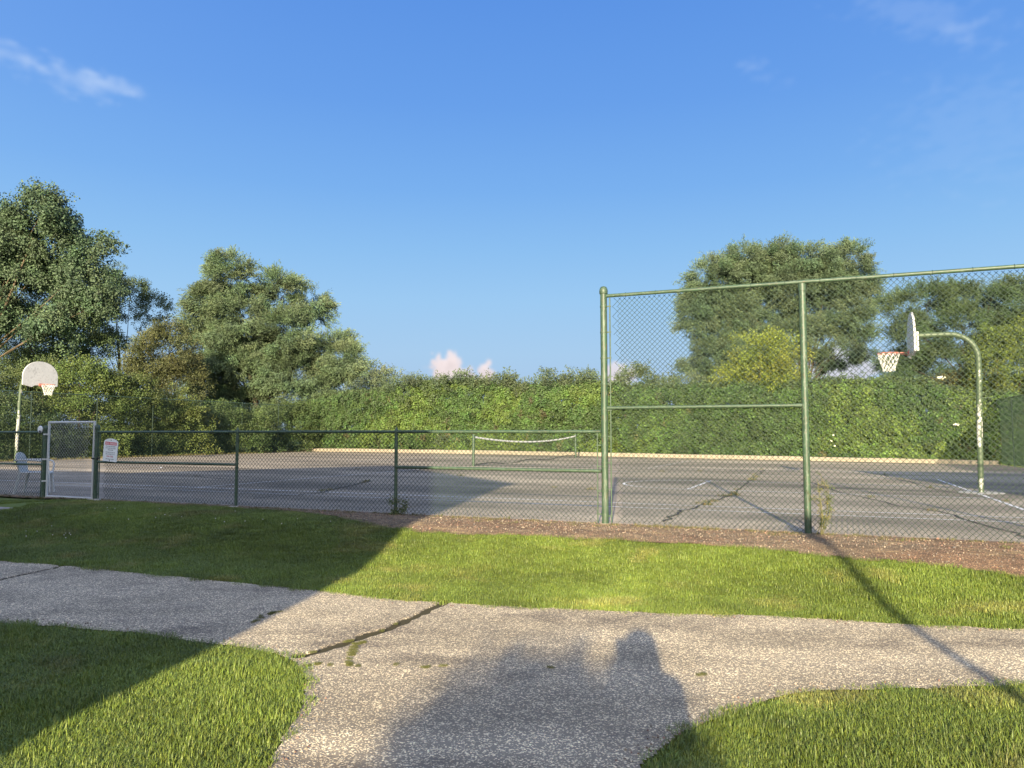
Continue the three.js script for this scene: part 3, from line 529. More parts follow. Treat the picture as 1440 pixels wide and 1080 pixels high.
// ---------------------------------------------------------------- tennis net
{
  const v0 = 16.5, v1 = 29.3, L = v1 - v0, o = thing('tennis_net', 'tennis net with a sagging white top tape between two green posts', 'tennis net', W3(-9.75, v0, -0.04), ROT_V);
  for (const x of [0, L]) mesh('post', [new THREE.CylinderGeometry(0.05, 0.05, 1.25, 14).translate(x, 0.54, 0), new THREE.SphereGeometry(0.055, 12, 8).translate(x, 1.165, 0)], greenPaint, o);
  const top = (x) => 1.14 - 0.24 * (1 - Math.pow(2 * x / L - 1, 2)), bot = (x) => 0.03 + 0.05 * Math.sin(x * 1.3) + (x > 10.5 ? (x - 10.5) * 0.04 : 0);
  const xs = range(0.05, L - 0.05, 0.25), tape = [], edge = [], fine = [];
  for (let i = 0; i + 1 < xs.length; i++) {
    const a = xs[i], b = xs[i + 1], s = new THREE.BufferGeometry();
    s.setAttribute('position', new THREE.Float32BufferAttribute([a, top(a), 0.012, b, top(b), 0.012, a, top(a) - 0.065, 0.014, b, top(b) - 0.065, 0.014, a, top(a), -0.012, b, top(b), -0.012, a, top(a) - 0.065, -0.014, b, top(b) - 0.065, -0.014], 3));
    s.setIndex([0, 2, 1, 1, 2, 3, 4, 5, 6, 5, 7, 6, 0, 1, 4, 1, 5, 4, 2, 6, 3, 3, 6, 7]); s.computeVertexNormals(); tape.push(s.toNonIndexed());
    edge.push(bar(V(a, bot(a), 0), V(b, bot(b), 0), 0.017, 0.017, 6).toNonIndexed());
    for (let k = 1; k < 12; k++) { const t = k / 12; fine.push(bar(V(a, lerp(bot(a), top(a) - 0.06, t), 0), V(b, lerp(bot(b), top(b) - 0.06, t), 0), 0.0013, 0.0013, 3).toNonIndexed()); }
  }
  for (let x = 0.1; x < L - 0.05; x += 0.075) fine.push(bar(V(x, bot(x), 0), V(x, top(x) - 0.06, 0), 0.0013, 0.0013, 3).toNonIndexed());
  mesh('top_tape', tape, mat([0.68, 0.68, 0.66], 0.7), o);
  mesh('bottom_cord', edge, mat([0.03, 0.032, 0.03], 0.9), o);
  stuff(mesh('netting', fine, mat([0.025, 0.03, 0.025], 0.9), o));
}

// ---------------------------------------------------------------- foliage
const leafMat = new THREE.MeshStandardMaterial({ vertexColors: true, roughness: 0.62, side: THREE.DoubleSide });
function sprig({ n = 12, len = 0.4, L = 0.12, W = 0.06, open = 0.9, droop = 0, seed = 1, scatter = 0.25 }) {
  const r = rng(seed), pos = [], col = [];
  for (let i = 0; i < n; i++) {
    const t = (i + 0.3 + 0.7 * r()) / n, a = i * 2.4 + r() * 1.2, el = open * (0.6 + 0.8 * r());
    const base = V((r() - 0.5) * scatter * len, t * len, (r() - 0.5) * scatter * len);
    const dir = V(Math.cos(a) * Math.sin(el), Math.cos(el) - droop * (0.5 + r()), Math.sin(a) * Math.sin(el)).normalize();
    const side = V(r() - 0.5, r() - 0.5, r() - 0.5).cross(dir).normalize(), up = dir.clone().cross(side);
    const l = L * (0.7 + 0.6 * r()), w = W * (0.7 + 0.6 * r()), k = 0.72 + 0.56 * r();
    const tip = base.clone().addScaledVector(dir, l), m = base.clone().addScaledVector(dir, l * 0.45).addScaledVector(up, w * 0.16);
    const A = m.clone().addScaledVector(side, w / 2), B = m.clone().addScaledVector(side, -w / 2);
    for (const q of [base, A, tip, base, tip, B]) pos.push(q.x, q.y, q.z);
    for (let j = 0; j < 6; j++) col.push(k, k, k * (0.85 + 0.3 * (1 - t)));
  }
  const g = new THREE.BufferGeometry(); g.setAttribute('position', new THREE.Float32BufferAttribute(pos, 3)); g.setAttribute('color', new THREE.Float32BufferAttribute(col, 3)); g.computeVertexNormals(); return g;
}
const SPRIGS = {
  ivy: [1, 2, 3].map((s) => sprig({ n: 17, len: 0.28, L: 0.09, W: 0.068, open: 1.1, droop: 0.5, seed: s, scatter: 0.8 })),
  bush: [4, 5, 6].map((s) => sprig({ n: 18, len: 0.42, L: 0.115, W: 0.066, open: 0.9, droop: 0.15, seed: s, scatter: 0.7 })),
  cottonwood: [7, 8, 9].map((s) => sprig({ n: 17, len: 0.5, L: 0.14, W: 0.115, open: 1.2, droop: 0.4, seed: s, scatter: 1.0 })),
  willow: [10, 11, 12].map((s) => sprig({ n: 24, len: 0.72, L: 0.2, W: 0.052, open: 0.6, droop: 0, seed: s, scatter: 0.45 })),
  fine: [13, 14, 15].map((s) => sprig({ n: 18, len: 0.6, L: 0.15, W: 0.06, open: 0.8, droop: 0.1, seed: s, scatter: 0.6 }))
};
const Yup = V(0, 1, 0);
function instanced(name, geo, material, list, parent) {        // list of { p, q, s, c }
  const m = new THREE.InstancedMesh(geo, material, list.length), M = new THREE.Matrix4();
  list.forEach((e, i) => { m.setMatrixAt(i, M.compose(e.p, e.q, typeof e.s === 'number' ? V(e.s, e.s, e.s) : e.s)); if (e.c) m.setColorAt(i, e.c); });
  m.name = parent === scene ? numbered(name) : name; m.castShadow = m.receiveShadow = true; parent.add(m); return stuff(m);
}
const tint = (base, r, spread, warm = 0) => { const k = 1 + (r() - 0.5) * spread, w = 1 + (r() - 0.5) * 0.25 + warm; return rgb(base[0] * k * w, base[1] * k, base[2] * k); };
function grow(parent, origin, style, lobes, o) {               // fill lobes (world centre, radii) with clumps of sprigs; one crown mesh for each sprig shape
  const r = rng(o.seed), lists = SPRIGS[style].map(() => []);
  const gauss = () => (r() + r() + r() - 1.5) / 1.5;
  for (const [c, rx, ry, rz] of lobes) {
    const area = (rx * ry + ry * rz + rx * rz) * 4.2, nC = Math.max(4, Math.round(area * o.clumps));
    for (let k = 0; k < nC; k++) {
      const d = V(gauss(), gauss(), gauss()).normalize(); if (d.y < -0.55 && r() < 0.6) d.y *= -1;
      const rad = k % 5 === 0 ? 0.25 + 0.5 * r() : 0.72 + 0.36 * r(), cc = V(c.x + d.x * rx * rad, c.y + d.y * ry * rad, c.z + d.z * rz * rad), cr = o.clump * (0.6 + 0.8 * r());
      const t = tint(o.color, r, o.spread ?? 0.5), nS = Math.round(o.sprigs * (0.6 + 0.8 * r()));
      for (let i = 0; i < nS; i++) {
        const e = V(gauss(), gauss() * 0.8, gauss()).multiplyScalar(cr * 1.3);
        const p = cc.clone().add(e); if (p.y < 0.1) continue;
        const dir = o.hang ? V(d.x * 0.8 + e.x * 0.8 + gauss() * 0.5, -0.55 + 1.3 * Math.max(0, d.y) + gauss() * 0.6, d.z * 0.8 + e.z * 0.8 + gauss() * 0.5) : e.clone().normalize().multiplyScalar(0.8).add(d).add(V(gauss() * 0.5, 0.35 + gauss() * 0.5, gauss() * 0.5));
        const q = new THREE.Quaternion().setFromUnitVectors(Yup, dir.normalize()).multiply(new THREE.Quaternion().setFromAxisAngle(Yup, r() * 6.28));
        lists[(r() * lists.length) | 0].push({ p: p.sub(origin), q, s: o.size * (0.7 + 0.6 * r()), c: t.clone().multiplyScalar(0.82 + 0.36 * r()) });
      }
    }
  }
  lists.forEach((l, i) => l.length && instanced('crown', SPRIGS[style][i], leafMat, l, parent));
  return lists.reduce((a, l) => a + l.length, 0);
}
const barkTex = texture(128, 256, (i, j) => { const n = 0.6 * noise(i / 5, j / 22, 4) + 0.4 * hash2(i, j >> 1, 7), k = 130 + 110 * n; return [k, k * 0.95, k * 0.88]; });
const bark = mat([0.12, 0.1, 0.08], 0.95, { map: barkTex }), paleBark = mat([0.27, 0.225, 0.165], 0.9, { map: barkTex });
let sprigCount = 0;
// lobes are given as [x, y, half width, half height] in photograph pixels at the tree's own distance
function tree(name, label, category, depth, px, style, o, group) {
  const base = at(o.base ?? px[0][0], HORIZON, depth); base.y = 0;
  const t = thing(name, label, category, base, 0, group), k = depth / FPX;
  if (o.shrub) px = [...px, ...px.slice(0, 4).map(([x, , w], i) => [x + (i % 2 ? 8 : -8), 626, w * 0.95, 20])];
  const lobes = px.map(([x, y, w, h], i) => { const z = depth + ((i * 37) % 11 - 5) / 5 * (o.deep ?? 1.2); const c = at(x, y, z); return [c, w * k, h * k, Math.max(w, h) * k * (o.rz ?? 0.9)]; });
  const b = (p) => p.clone().sub(base), top = lobes.reduce((a, l) => (l[0].y > a[0].y ? l : a))[0];
  const H = top.y, r0 = o.trunk ?? H * 0.022;
  if (!o.shrub) {
    const fork = V((top.x - base.x) * 0.3, H * (o.fork ?? 0.33), (top.z - base.z) * 0.3);
    mesh('trunk', taper([V(0, -0.3, 0), V(fork.x * 0.3, fork.y * 0.5, fork.z * 0.3), fork, b(top).multiplyScalar(0.9)], r0, r0 * 0.12, 14, 9), o.bark ?? bark, t);
    lobes.forEach(([c, rx], i) => { const e = b(c), s = fork.clone().lerp(V(e.x * 0.25, Math.max(fork.y * 0.75, e.y * 0.55), e.z * 0.25), 0.5), m = s.clone().lerp(e, 0.5); m.y += 0.1 * H * Math.sin(i * 3 + 1) * 0.4; mesh('branch', taper([s, m, e, e.clone().add(V(rx * 0.3, rx * 0.4, 0))], r0 * 0.26, r0 * 0.04, 9, 6), o.bark ?? bark, t); });
  } else for (let i = 0; i < Math.min(5, lobes.length); i++) { const e = b(lobes[i][0]); mesh('stem', taper([V(e.x * 0.15, -0.1, e.z * 0.15), V(e.x * 0.5, e.y * 0.5, e.z * 0.5), e], 0.05, 0.015, 6, 6), bark, t); }
  sprigCount += grow(t, base, style, lobes, { clumps: 1.0, clump: 0.5, sprigs: 14, size: 1, ...o });
  return t;
}
const cFar = [0.085, 0.115, 0.03];
tree('cottonwood_tree', 'tall grey-green cottonwood with pale limbs towering over the white backboard', 'tree', 56,
  [[58, 302, 34, 30], [22, 345, 36, 40], [82, 345, 38, 34], [142, 348, 17, 11], [118, 395, 40, 34], [40, 400, 45, 34], [138, 425, 24, 26], [98, 440, 30, 24], [-20, 380, 50, 55], [10, 312, 22, 18], [-75, 380, 60, 70], [70, 470, 30, 15], [-40, 450, 50, 35], [10, 450, 26, 16]], 'cottonwood',
  { seed: 101, color: [0.058, 0.095, 0.046], clumps: 0.66, clump: 0.7, sprigs: 28, size: 1.0, base: -55, bark: paleBark, trunk: 0.26, fork: 0.4, spread: 0.5 });
tree('broadleaf_tree', 'broadleaf tree standing half hidden behind the tall cottonwood', 'tree', 66,
  [[40, 475, 60, 45], [110, 475, 48, 40], [-30, 480, 60, 55], [80, 430, 45, 30], [150, 500, 30, 30], [10, 520, 55, 35], [90, 520, 50, 30]], 'bush', { seed: 111, color: [0.058, 0.09, 0.034], clumps: 0.6, clump: 0.7, sprigs: 12, size: 1.25, base: 60 });
tree('broadleaf_tree', 'spreading dark green tree with bare forking branches showing under its crown', 'tree', 70,
  [[160, 398, 24, 20], [185, 412, 26, 18], [212, 430, 26, 15], [234, 446, 15, 10], [150, 440, 22, 26], [200, 452, 14, 8], [150, 490, 20, 14]], 'bush', { seed: 121, color: [0.055, 0.085, 0.035], clumps: 0.75, clump: 0.5, sprigs: 12, size: 1.1, base: 172, fork: 0.42, trunk: 0.2 });
tree('willow_tree', 'big pale green willow with three rounded tops beyond the corner of the court', 'tree', 57,
  [[326, 394, 34, 30], [300, 430, 32, 34], [282, 480, 22, 38], [338, 460, 34, 44], [396, 418, 26, 32], [441, 434, 17, 28], [402, 480, 40, 36], [350, 520, 44, 36], [290, 540, 28, 34], [420, 530, 46, 36], [465, 505, 28, 36], [487, 512, 13, 24], [452, 560, 36, 26], [350, 572, 52, 22], [318, 505, 30, 30], [312, 570, 34, 22], [375, 505, 30, 30]], 'willow',
  { seed: 131, color: [0.098, 0.142, 0.07], clumps: 0.95, clump: 0.62, sprigs: 32, size: 0.85, hang: true, base: 370, spread: 0.4 });
tree('small_tree', 'small hazy grey-green tree peeping over the hedge beside the three-topped willow', 'tree', 88, [[508, 528, 22, 16], [540, 536, 20, 14], [490, 540, 20, 20], [525, 548, 30, 14]], 'fine', { seed: 141, color: [0.11, 0.14, 0.075], clumps: 0.4, clump: 0.7, sprigs: 13, size: 1.5, base: 515 });
tree('willow_tree', 'large grey-green willow behind the tall fence with sky gaps low in its crown', 'tree', 58,
  [[1002, 400, 30, 34], [1040, 372, 32, 22], [1084, 366, 36, 18], [1130, 372, 34, 20], [1192, 366, 26, 20], [1210, 396, 20, 28], [984, 448, 24, 40], [1022, 450, 36, 40], [1080, 428, 44, 42], [1140, 418, 40, 36], [1196, 438, 24, 30], [988, 506, 22, 26], [1050, 492, 34, 36], [1216, 482, 12, 20], [1112, 474, 32, 24], [1080, 520, 50, 18], [1150, 462, 20, 16], [1190, 496, 18, 14], [1168, 510, 26, 12], [1160, 440, 24, 20], [1010, 425, 30, 30], [1060, 400, 34, 28], [1110, 400, 34, 28], [1165, 395, 30, 26], [1200, 465, 22, 22], [1020, 510, 34, 26]], 'willow',
  { seed: 151, color: [0.084, 0.124, 0.064], clumps: 1.0, clump: 0.62, sprigs: 30, size: 0.8, hang: true, base: 1150, fork: 0.4, trunk: 0.26, spread: 0.4 });
tree('golden_shrub', 'bright yellow-green bushy shrub in front of the grey-green willow', 'shrub', 43, [[1068, 492, 32, 22], [1108, 500, 22, 24], [1030, 528, 22, 16], [1082, 528, 36, 22], [1042, 552, 34, 18], [1100, 552, 30, 20]], 'fine', { seed: 161, color: [0.15, 0.185, 0.025], clumps: 1.2, clump: 0.38, sprigs: 12, size: 0.85, base: 1070, shrub: true, spread: 0.3 });
tree('willow_tree', 'dark green drooping tree behind the curved hoop pole', 'tree', 47, [[1268, 446, 26, 30], [1302, 432, 34, 24], [1344, 426, 38, 22], [1392, 424, 42, 22], [1436, 430, 40, 30], [1290, 482, 38, 36], [1350, 476, 46, 44], [1420, 488, 46, 46], [1490, 450, 50, 50], [1260, 505, 26, 24], [1320, 520, 50, 30]], 'willow', { seed: 171, color: [0.055, 0.09, 0.034], clumps: 0.8, clump: 0.55, sprigs: 26, size: 0.72, hang: true, base: 1390, spread: 0.45 });
tree('small_tree', 'low feathery green tree tops peeping over the hedge beside the tall corner post', 'tree', 64, [[868, 540, 20, 14], [902, 536, 20, 12], [935, 545, 26, 12], [840, 548, 24, 12]], 'fine', { seed: 181, color: [0.1, 0.13, 0.06], clumps: 0.6, clump: 0.5, sprigs: 12, size: 1.2, base: 890 });
// shrubs behind the left fence
const shrubGroup = 'shrubs crowded behind the fences';
for (const [label, depth, px, color, style] of [
  ['olive brown bushy shrub between the dark trees and the three-topped willow', 50, [[228, 500, 42, 34], [205, 540, 42, 36], [250, 545, 36, 36], [240, 470, 20, 14]], [0.075, 0.086, 0.028], 'fine'],
  ['dense green shrub directly behind the white fan-shaped backboard', 39, [[60, 545, 40, 32], [20, 555, 40, 34], [90, 575, 36, 34]], [0.064, 0.094, 0.024], 'bush'],
  ['bright green leafy shrub behind the fence above the gate', 38.5, [[112, 535, 34, 30], [140, 560, 36, 34], [100, 590, 36, 30]], [0.075, 0.111, 0.022], 'bush'],
  ['leafy shrub behind the fence above the dog rules sign', 40.5, [[180, 560, 34, 32], [170, 600, 36, 30], [205, 590, 32, 32]], [0.068, 0.102, 0.022], 'bush'],
  ['yellow-green shrub behind the fence below the olive shrub', 43, [[238, 585, 34, 28], [262, 600, 30, 30], [225, 610, 30, 26]], [0.090, 0.119, 0.024], 'bush'],
  ['low dark green shrub at the foot of the three-topped willow', 46.5, [[308, 595, 34, 22], [340, 605, 34, 24], [285, 610, 28, 24]], [0.053, 0.086, 0.022], 'bush'],
  ['low green shrub in the far corner beside the vine hedge', 51, [[390, 592, 34, 22], [422, 598, 26, 26], [365, 610, 30, 22]], [0.056, 0.090, 0.024], 'bush'],
  ['dark shrub by the left fence behind the plastic chair', 35.5, [[20, 600, 40, 34], [-20, 590, 40, 40], [60, 615, 34, 24]], [0.045, 0.074, 0.020], 'bush'],
  ['broad shrub by the left fence beyond the white backboard pole', 36, [[-60, 570, 50, 50], [-110, 580, 50, 50]], [0.056, 0.086, 0.024], 'bush'],
  ['lime green shrub at the right-hand end of the vine hedge', 39, [[1402, 500, 30, 34], [1430, 530, 34, 34], [1385, 545, 28, 30], [1450, 490, 30, 36]], [0.094, 0.131, 0.024], 'bush'],
  ['rusty brown and green shrub behind the hedge by the curved hoop pole', 41, [[1358, 545, 22, 16], [1340, 560, 26, 18]], [0.098, 0.094, 0.032], 'fine'],
  ['dark shrub filling the corner behind the edge-on side fence', 42, [[1440, 580, 40, 36], [1480, 560, 40, 50], [1410, 600, 26, 30]], [0.041, 0.066, 0.020], 'bush']
]) tree('shrub', label, 'shrub', depth, px, style, { seed: 200 + depth * 7 + px[0][0], color, clumps: 2.0, clump: 0.42, sprigs: 13, size: 0.82, shrub: true, deep: 0.6, rz: 0.8 }, shrubGroup);

// ---------------------------------------------------------------- long vine hedge over the far fence
{
  const h = thing('vine_hedge', 'long dense green vine hedge covering the far fence behind the tennis net', 'hedge', W3(U0, VF + 0.5), ROT_U);
  const L = U1 - U0 + 1.5, r = rng(901), lists = SPRIGS.ivy.map(() => []), gauss = () => (r() + r() + r() - 1.5) / 1.5;
  const prof = [[445, 556], [480, 548], [520, 541], [560, 536], [620, 528], [690, 535], [760, 532], [830, 530], [900, 536], [1000, 534], [1100, 530], [1150, 527], [1250, 522], [1300, 528], [1360, 540], [1440, 545]];
  const depthAt = (px) => { const d = (px - 720) / FPX; return (VF + 0.4 + P0.x * SU - P0.z * CU) / (d * SU + CU); };
  const tops = prof.map(([x, y]) => { const d = depthAt(x), p = at(x, y + 7, d); return [toUV(p.x, p.z)[0] - U0, p.y]; });
  const top = (x) => { let i = 0; while (i < tops.length - 2 && x > tops[i + 1][0]) i++; return lerp(tops[i][1], tops[i + 1][1], clamp((x - tops[i][0]) / (tops[i + 1][0] - tops[i][0]))); };
  const tones = [[0.052, 0.096, 0.022], [0.076, 0.122, 0.024], [0.042, 0.078, 0.02], [0.072, 0.074, 0.03]];
  const put = (x, y, z, dir, s, c) => { const q = new THREE.Quaternion().setFromUnitVectors(Yup, dir.normalize()).multiply(new THREE.Quaternion().setFromAxisAngle(Yup, r() * 6.28)); lists[(r() * 3) | 0].push({ p: V(x, y + courtY(x + U0, VF), z), q, s, c }); };
  for (let k = 0; k < 4300; k++) {                            // clumps over the front face and the rounded top
    const x = r() * L - 0.4, T = top(x) - 0.25 + 0.45 * (fbm(x * 0.8, 2, 91, 3) - 0.5), y = 0.12 + (T - 0.12) * Math.pow(r(), 0.92), over = clamp((y - T + 0.7) / 0.7);
    const bulge = (fbm(x * 1.1, y * 1.1, 93, 4) - 0.5) * 1.2, z = 0.55 + bulge - over * over * 0.8 - 0.35 * r();
    const n = fbm(x * 0.35, y * 0.6, 97, 3), tone = tones[n > 0.57 ? 1 : n < 0.4 ? 2 : r() < 0.05 ? 3 : 0], t = tint(tone, r, 0.9), cr = 0.16 + 0.14 * r();
    for (let i = 0; i < 9; i++) put(x + gauss() * cr * 1.4, Math.max(0.05, y + gauss() * cr * 1.3), z + gauss() * cr, V(gauss() * 0.7, 0.15 + gauss() * 0.7 + over, 0.9 + gauss() * 0.5), 0.8 + 0.55 * r(), t.clone().multiplyScalar(0.82 + 0.36 * r()));
  }
  for (let k = 0; k < 3600; k++) { const x = r() * L - 0.4, T = top(x), n = fbm(x * 0.8, 2, 91, 3) - 0.5, y = T - 0.4 + 0.5 * n + 0.4 * r(), lift = r() < 0.3 ? 0.45 * r() * r() : 0; put(x, y + lift, -0.3 - r() * 1.4, V(gauss() * 0.6, 1, gauss() * 0.6), 0.9 + 0.6 * r(), tint([0.06, 0.092, 0.034], r, 0.6)); }
  for (let k = 0; k < 5000; k++) { const x = r() * L - 0.4, y = 0.1 + r() * (top(x) - 0.5); put(x, y, -0.2 - r() * 1.1, V(gauss(), gauss(), 1), 1.3, tint(tones[(r() * 3) | 0], r, 0.9)); }
  lists.forEach((l, i) => instanced('foliage', SPRIGS.ivy[i], leafMat, l, h));
  for (let i = 0; i < 26; i++) { const x = r() * L, y = 1.5 + 2 * r(); mesh('stem', taper([V(x, -0.1, -0.3), V(x + gauss() * 0.4, y * 0.5, -0.2), V(x + gauss() * 0.8, y, -0.1)], 0.03, 0.01, 6, 5), bark, h); }
  // blossoms: flat white heads
  const bl = mat([0.75, 0.73, 0.62], 0.8);
  for (const [px, py, w] of [[1323, 531, 0.32], [1345, 597, 0.3], [1168, 620, 0.09], [1174, 627, 0.08], [1172, 612, 0.06]]) {
    const p = at(px, py, depthAt(px) - 0.9), [u, v] = toUV(p.x, p.z), cl = [];
    for (let i = 0; i < (w > 0.2 ? 26 : 5); i++) cl.push(new THREE.IcosahedronGeometry(0.02 + 0.022 * r(), 0).translate(u - U0 + gauss() * w * 0.62, p.y + gauss() * w * 0.25, -(v - VF - 0.5) + gauss() * w * 0.5));
    mesh('blossom', cl, bl, h);
  }
}

// loose bushes whose tops stand up behind the vine hedge
for (let [label, x, y, w, h, depth] of [['loose grey-green bush top behind the hedge beside the small hazy tree', 575, 540, 34, 18, 50], ['loose bush top behind the hedge in front of the white cloud', 640, 536, 34, 19, 49], ['loose bush top behind the hedge above the near tennis net post', 705, 540, 36, 17, 48], ['loose bush top behind the hedge above the middle of the tennis net', 765, 537, 34, 18, 47], ['loose bush top behind the hedge above the far tennis net post', 822, 536, 34, 19, 47], ['loose bush top behind the hedge left of the golden shrub', 975, 540, 34, 16, 45]])
  tree('bush', label, 'bush', depth, [[x, y += 12, w, h], [x - w * 0.6, y + 5, w * 0.5, h * 0.7], [x + w * 0.6, y + 4, w * 0.5, h * 0.75], [x + 8, y - h * 0.5, w * 0.3, h * 0.6]], 'fine', { seed: 1000 + x, color: [0.068, 0.098, 0.045], clumps: 0.9, clump: 0.4, sprigs: 11, size: 0.85, shrub: true, deep: 0.5, rz: 0.7, base: x }, 'bushes behind the vine hedge');

// ---------------------------------------------------------------- lawn
const blade = (r, pos, col, x, z, h, w, lean, ang, c) => {
  const dx = Math.cos(ang), dz = Math.sin(ang), sx = -dz * w / 2, sz = dx * w / 2, m = 0.55, bx = x + dx * lean * 0.3, bz = z + dz * lean * 0.3, tx = x + dx * lean, tz = z + dz * lean, hm = h * m, ht = h * Math.max(0.35, 1 - lean * lean / (h * h) * 0.35);
  const P = [[x - sx, 0, z - sz], [x + sx, 0, z + sz], [bx + sx * 0.85, hm, bz + sz * 0.85], [bx - sx * 0.85, hm, bz - sz * 0.85], [tx, ht, tz]];
  for (const k of [0, 1, 2, 0, 2, 3, 3, 2, 4]) { pos.push(...P[k]); col.push(...c); }
};
function grassPatch(seed, n, R, hMin, hMax, w, tones) {
  const r = rng(seed), pos = [], col = [];
  for (let i = 0; i < n; i++) {
    const a = r() * 6.283, q = Math.sqrt(r()) * R, h = lerp(hMin, hMax, r() * r() * 0.6 + r() * 0.4), t = tones[(r() * tones.length) | 0], k = 0.75 + 0.5 * r();
    blade(r, pos, col, Math.cos(a) * q, Math.sin(a) * q, h, w * (0.7 + 0.6 * r()), h * (0.15 + 0.85 * r()), r() * 6.283, [t[0] * k, t[1] * k, t[2] * k]);
  }
  const g = new THREE.BufferGeometry(); g.setAttribute('position', new THREE.Float32BufferAttribute(pos, 3)); g.setAttribute('color', new THREE.Float32BufferAttribute(col, 3)); g.computeVertexNormals(); return g;
}
const grassMat = new THREE.MeshStandardMaterial({ vertexColors: true, roughness: 0.55, side: THREE.DoubleSide });
const tones = [[1, 1, 1], [1.1, 1.02, 0.9], [0.85, 0.95, 1], [1.05, 1.05, 0.85], [1, 1, 1], [1.35, 1.15, 1.1]];
const patches = [1, 2, 3, 4].map((s) => grassPatch(700 + s, 190, 0.1, 0.018, 0.06, 0.0034, tones));
const lawnTint = (x, z, r) => { const n = fbm(x * 1.3, z * 1.3, 402, 4), d = step(0.58, 0.75, fbm(x * 2.1 + 7, z * 2.1, 408, 4)), k = 0.8 + 0.7 * (n - 0.5) + 0.35 * (r() - 0.5); return rgb((0.165 + 0.075 * d) * k, (0.232 + 0.03 * d) * k, (0.038 + 0.03 * d) * k); };
{
  const r = rng(411), lists = patches.map(() => []);
  const sow = (x0, x1, z0, z1, s, keepFn, scale) => {
    for (let x = x0; x < x1; x += s) for (let z = z0; z < z1; z += s) {
      const px = x + (r() - 0.5) * s * 1.1, pz = z + (r() - 0.5) * s * 1.1; if (!keepFn(px, pz)) continue;
      const hh = (0.7 + 0.5 * noise(px * 2, pz * 2, 430) + 0.75 * step(0.66, 0.85, noise(px * 5.5, pz * 5.5, 434)) * r()) * scale;
      lists[(r() * 4) | 0].push({ p: V(px, height(px, pz) - 0.004, pz), q: new THREE.Quaternion().setFromAxisAngle(Yup, r() * 6.283), s: V(1.05, hh, 1.05), c: lawnTint(px, pz, r) });
    }
  };
  const seen = (x, z) => z < -1.2 && Math.abs(x) < -z * 0.86 + 1.6;
  sow(-13, 9, -13.5, -1.2, 0.085, (x, z) => seen(x, z) && isLawn(x, z), 1);
  lists.forEach((l, i) => { const g = instanced('lawn_grass', patches[i], grassMat, l, scene); tag(g, ['short green lawn grass of the bank and verges', 'short green lawn grass mixed through the bank', 'short green lawn grass mixed through the verges', 'short green lawn grass along the path'][i], 'grass'); });
  console.log('lawn patches', lists.map((l) => l.length).join(' '), 'sprigs', sprigCount);
}
// dry weeds in the cracks of the court and path, white clover heads in the lawn
{
  const r = rng(431), dry = grassPatch(777, 26, 0.07, 0.03, 0.11, 0.006, [[0.3, 0.24, 0.1], [0.22, 0.2, 0.07], [0.12, 0.16, 0.04], [0.34, 0.29, 0.14]]), list = [], small = [];
  courtCracks.forEach((c, i) => { const dens = [0.26, 0.04, 0.25, 0.12, 0.16, 0.1, 0.06, 0.14, 0.12, 0.05][i]; for (const [u, v] of c) for (let k = 0; k < 3; k++) if (r() < dens * step(0.35, 0.6, noise(u * 1.3, v * 1.3, 8)) * 1.2) list.push({ p: W3(u + (r() - 0.5) * 0.25, v + (r() - 0.5) * 0.1, 0.012 + courtY(u, v)), q: new THREE.Quaternion().setFromAxisAngle(Yup, r() * 6.28), s: V(1.2, 0.55 + 0.7 * r(), 1.2) }); });
  for (let u = -12.5; u < 8; u += 0.035) if (r() < 0.28 + 0.4 * noise(u * 1.4, 0, 12)) list.push({ p: W3(u, -0.03 + (r() - 0.5) * 0.2 + (r() < 0.2 ? -0.4 * r() : 0), 0.012), q: new THREE.Quaternion().setFromAxisAngle(Yup, r() * 6.28), s: V(0.9, 0.25 + 0.5 * r(), 0.9) });
  for (let u = U0; u < U1; u += 0.12) list.push({ p: W3(u, VF - 0.3 + (r() - 0.5) * 0.2, 0.01 + courtY(u, VF)), q: new THREE.Quaternion(), s: V(2, 1 + 1.2 * r(), 2) });
  for (let v = 1; v < VF; v += 0.14) list.push({ p: W3(U0 + 0.2 + r() * 0.3, v, 0.01), q: new THREE.Quaternion(), s: V(2, 1 + 1.4 * r(), 2) });
  tag(instanced('dry_weeds', dry, mat([0.55, 0.55, 0.55], 0.8, { vertexColors: true }), list, scene), 'straw-coloured weeds growing in the court cracks and along the fence foot', 'weeds');
  const tuft = patches[0];
  for (const [ci, dens] of [[2, 0.34], [3, 0.9], [4, 0.6], [0, 0.16]]) for (const [x, z] of pathCracks[ci].line) for (let k = 0; k < 2; k++) if (r() < dens * (0.3 + noise(x * 4, z * 4, 3)) && (ci !== 2 || x < 0.1 || r() < 0.25)) small.push({ p: V(x + (r() - 0.5) * 0.04, PATH_Y + 0.01, z + (r() - 0.5) * 0.03), q: new THREE.Quaternion().setFromAxisAngle(Yup, r() * 6.28), s: V(0.32, 0.42, 0.2), c: rgb(0.11, 0.12, 0.028) });
  tag(instanced('crack_grass', tuft, grassMat, small, scene), 'small green tufts growing in the cracks of the path', 'grass');
  const head = new THREE.IcosahedronGeometry(0.0065, 1), heads = [];
  for (const [px, py, n] of [[205, 727, 9], [330, 731, 5], [90, 752, 6], [60, 755, 4], [430, 742, 3]]) for (let i = 0; i < n; i++) { const p = ground(px + (r() - 0.5) * 110, py + (r() - 0.5) * 22); if (isLawn(p.x, p.z)) heads.push({ p: p.setY(height(p.x, p.z) + 0.05), q: new THREE.Quaternion(), s: 0.7 + 0.5 * r() }); }
  tag(instanced('clover_flowers', head, mat([0.72, 0.7, 0.64], 0.9), heads, scene), 'tiny white clover heads scattered in the lawn', 'flowers');
}
